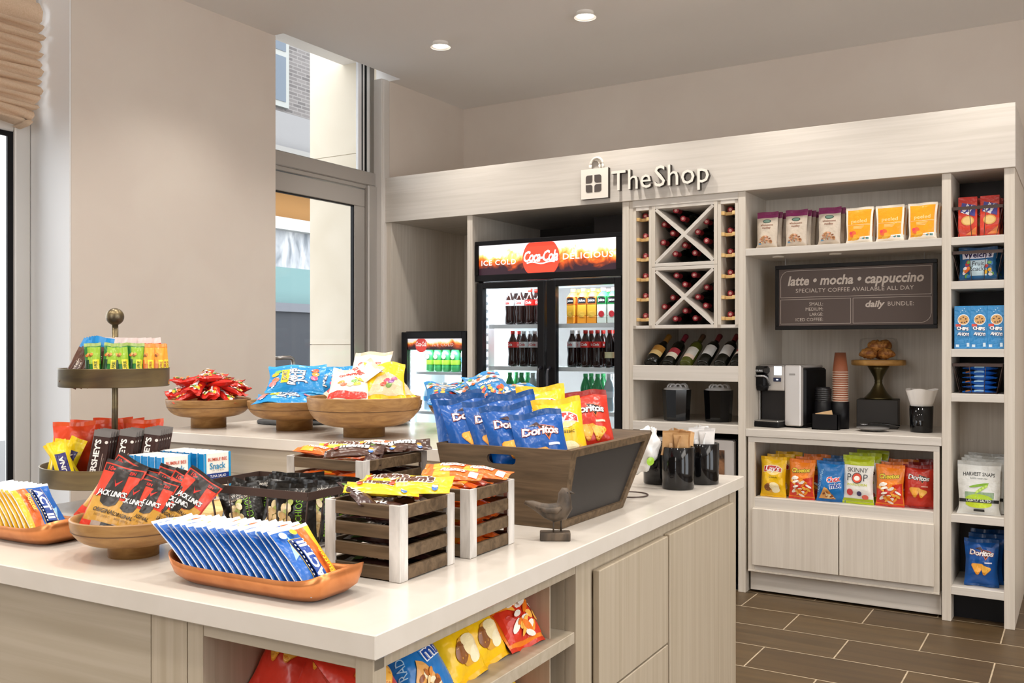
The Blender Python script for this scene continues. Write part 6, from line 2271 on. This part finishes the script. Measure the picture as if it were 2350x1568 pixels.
def panel(c0, c1, m, t, z0=0.0, z1=1.0, u0=0.0, u1=1.0, hole=None, nm='panel', off=0.0, par=None):
    """one board of the box between corners c0 and c1, thickness t inward; u along, z up (0..1)"""
    P = lambda u, v: Vector((*[(bot[c0][i] * (1 - u) + bot[c1][i] * u) * (1 - v) + (top[c0][i] * (1 - u) + top[c1][i] * u) * v for i in (0, 1)], zb + (zt - zb) * v))
    nrm = (P(1, 0) - P(0, 0)).cross(P(0, 1) - P(0, 0)).normalized()
    if nrm.dot(P(.5, .5) - Vector((-.3, 1.15, P(.5, .5).z))) > 0: nrm = -nrm
    loops = [[(u0, z0), (u1, z0), (u1, z1), (u0, z1)]] + ([hole] if hole else [])
    tri = tessellate_polygon([[Vector((u, v, 0)) for u, v in l] for l in loops])
    flat = [p for l in loops for p in l]
    n = len(flat)
    vs = [P(*p) + nrm * off for p in flat] + [P(*p) + nrm * (off + t) for p in flat]
    fs = [tuple(t_) for t_ in tri] + [tuple(i + n for i in t_[::-1]) for t_ in tri]
    s = 0
    for l in loops:
        for i in range(len(l)):
            j = (i + 1) % len(l)
            fs.append((s + i, s + j, s + j + n, s + i + n))
        s += len(l)
    B = MB()
    B.add(vs, fs, m)
    return B.build(nm, par or bxo)


hole = []
for k in range(9): hole.append((.575 + .03 * math.cos(RAD(-90 + 22.5 * k)), .835 + .065 * math.sin(RAD(-90 + 22.5 * k))))
for k in range(9): hole.append((.415 + .03 * math.cos(RAD(90 + 22.5 * k)), .835 + .065 * math.sin(RAD(90 + 22.5 * k))))
panel('fl', 'fr', CRATEW, .012, hole=hole, nm='front_board')
panel('bl', 'br', CRATEW, .012, nm='back_board')
panel('fl', 'bl', CRATEW, .012, nm='end_board')
panel('fr', 'br', CHALK, .006, .06, .92, .05, .95, nm='chalkboard', off=.008)
panel('fr', 'br', CRATEW, .014, .9, 1, 0, 1, nm='end_frame')
panel('fr', 'br', CRATEW, .014, 0, .09, 0, 1, nm='end_frame')
panel('fr', 'br', CRATEW, .014, .09, .9, 0, .065, nm='end_frame')
panel('fr', 'br', CRATEW, .014, .09, .9, .935, 1, nm='end_frame')
B = MB()
B.add([(*bot[c], zb) for c in ('fl', 'fr', 'br', 'bl')] + [(*bot[c], zb + .008) for c in ('fl', 'fr', 'br', 'bl')], [(3, 2, 1, 0), (4, 5, 6, 7), (0, 1, 5, 4), (1, 2, 6, 5), (2, 3, 7, 6), (3, 0, 4, 7)], CRATEW)
B.build('bottom_board', bxo)
CB = [('tortilla_blue', .468, 1.0, 1.06, 36, -10, -14, 'blue tortilla chip bag at the left end of the chip box'), ('tortilla_blue', .418, 1.0, 1.05, 52, -8, -18, 'second blue tortilla chip bag from the left in the front row'), ('tortilla_blue', .352, 1.0, 1.045, 40, -8, -18, 'third blue tortilla chip bag from the left in the front row'),
      ('tortilla_blue', .288, .99, 1.03, 44, -8, -16, 'fourth blue tortilla chip bag from the left in the front row'), ('tortilla_blue', .205, .985, 1.015, 36, -8, -16, 'front right blue tortilla chip bag with its whole logo showing'),
      ('potato', .222, 1.13, 1.04, 38, -8, -12, 'yellow potato chip bag beside the front right blue bag'), ('tortilla_red', .208, 1.27, 1.055, 38, -8, -10, 'red tortilla chip bag at the right end of the chip box'),
      ('potato', .30, 1.16, 1.075, 32, -10, -10, 'yellow potato chip bag sticking up in the back row'), ('tortilla_blue', .40, 1.16, 1.06, 30, -12, -8, 'blue tortilla chip bag in the back row, left'), ('tortilla_blue', .33, 1.1, 1.055, 50, -8, -14, 'blue tortilla chip bag in the middle row'),
      ('tortilla_red', .26, 1.33, 1.05, 30, -8, -8, 'red tortilla chip bag at the back of the chip box')]
for kd, a, b, z, yw, rx, ry, lb in CB:
    bag(kd, I(a - .02, b - .02, z - .012) @ Rz(yw) @ Rx(rx - 15) @ Ry(ry * .5), lb, 'chip bag', 'chip bags in the tapered box', ph=2 + int(a * 1000) % 3)
for kd, a, b, lb in (('tortilla_blue', .38, 1.0, 'blue chip bag lying low in the chip box behind the handle slot'), ('tortilla_red', .25, 1.0, 'red chip bag lying low in the chip box behind the handle slot')):
    bag(kd, I(a, b + .02, WT + .05) @ lie(.215, 80, 0, 0), lb, 'chip bag', 'chip bags in the tapered box', ph=6, scale=.85)

# carved bird
BIRDW = grain('weathered_dark_wood', '#33291f', '#5f5040', (40, 40, 12), .6, .4)
brd = thing('carved_bird', 'small carved wooden bird on a block, in front of the chip box', 'figurine', I(.085, .795, WT + .0005).to_translation(), (0, 0, RAD(30)))
MB().box(-.036, .036, -.02, .02, 0, .019, BIRDW, .002).build('block', brd)
B = MB()
for x, y in ((-.004, -.007), (.014, .007)): B.tube([(x, y, .018), (x, y, .05)], .0022, BIRDW, 6)
B.build('leg', brd)
B = MB()
B.tube([(-.072, 0, .088), (-.055, 0, .084), (-.038, 0, .076), (-.02, 0, .068), (-.002, 0, .064), (.014, 0, .068), (.022, 0, .08), (.022, 0, .094), (.022, 0, .106), (.026, 0, .114), (.032, 0, .118)], [.004, .009, .0125, .018, .0225, .023, .020, .0165, .0155, .0135, .006], BIRDW, 14)
B.tube([(.03, 0, .113), (.046, 0, .109)], [.005, .0012], BIRDW, 8)
B.build('body', brd)
for s in (-1, 1):
    MB().tube([(-.045, s * .012, .078), (-.02, s * .019, .072), (.004, s * .0225, .072), (.014, s * .021, .08)], [.003, .007, .008, .004], BIRDW, 8).build('wing', brd)
MB().tube([(.0285, -.0125, .112), (.0285, .0125, .112)], .0022, BLACKG, 6).build('eye', brd)

# black tumblers with packets at the far end
def tumbler():
    B = MB()
    B.lathe([(0, .002), (.049, 0), (.0515, .004), (.0525, .133), (.05, .135), (.048, .13), (.046, .008), (0, .008)], BLACKG, 36)
    return B.build('black_tumbler')


for key, a, b, lb in (('kraft', .105, 1.71, 'gloss black tumbler of brown sugar packets at the far island end'), ('white', .07, 1.86, 'gloss black tumbler of white packets at the far island corner'), ('bag', .20, 1.79, 'gloss black tumbler half hidden behind the one with brown packets')):
    put('tumbler', tumbler, I(a, b, WT + .0005), lb, 'tumbler', 'gloss black tumblers')


def packet(c, c2):
    def mk():
        o = make_bag('sugar_packet', .045, .07, .007, c, None, c2, nu=6, nv=6, wr=1.5, ph=3)
        return o
    return mk


for key, c, c2, (a, b), n, nm in (('kraft', '#c39a6b', '#b58a5a', (.105, 1.71), 16, 'brown'), ('white', '#f0eeec', '#e2e0de', (.07, 1.86), 14, 'white')):
    rnd = random.Random(5)
    for k in range(n):
        x, y = -.027 + .018 * (k % 4), -.03 + .02 * (k // 4)
        ang = math.degrees(math.atan2(y, x))
        M = I(a, b, WT + .108) @ Tr(x * .8, y * .8, 0) @ Rz(rnd.uniform(-60, 90)) @ Ry(rnd.uniform(-13, 13) + x * 200) @ Rx(-y * 250 + rnd.uniform(-8, 8))
        put(('sp', key), packet(c, c2), M, '%s sugar packet in its black tumbler, %s row, %s from the left' % (nm, ORD[k // 4], ORD[k % 4]), 'sugar packet', '%s sugar packets' % nm, .9 + .3 * rnd.random())


def blob(u, v):
    a, t = 2 * math.pi * u, math.pi * v
    r = .058 * (1 + .10 * math.sin(5 * a + 3 * t) + .08 * math.sin(9 * t + 2 * a) + .05 * math.sin(13 * a - 5 * t))
    return (r * .8 * math.sin(t) * math.cos(a), r * .75 * math.sin(t) * math.sin(a), -1.25 * r * math.cos(t))


wb = MB()
wb.grid(blob, 36, 24, mat('white_crinkled_wrap', '#e9e8e6', .35))
o = tag(wb.build('wrapped_bundle', None, I(.205, 1.66, WT + .122).to_translation(), (RAD(4), RAD(24), 0)), 'white plastic-wrapped bundle with a green mark, between box and tumblers', 'wrapped bundle')
gm = MB()
gm.lathe([(0, .002), (.014, .0)], film('#9cc83a'), 16)
gm.build('green_mark', o, (.047, -.03, -.01), (0, RAD(75), RAD(-35)))
ws = thing('wire_stand', 'thin wire stand with a round foot beside the chip box', 'wire stand', I(.185, 1.50, WT + .003).to_translation())
MB().tube([(.055 * math.cos(RAD(t)), .055 * math.sin(RAD(t)), 0) for t in range(0, 360, 12)], .0022, WIREB, 6, closed=True).build('ring_foot', ws)
MB().tube([(-.055, 0, 0), (-.05, .01, .08), (-.04, .03, .15), (-.015, .06, .17)], .0022, WIREB, 6).build('wire_arm', ws)
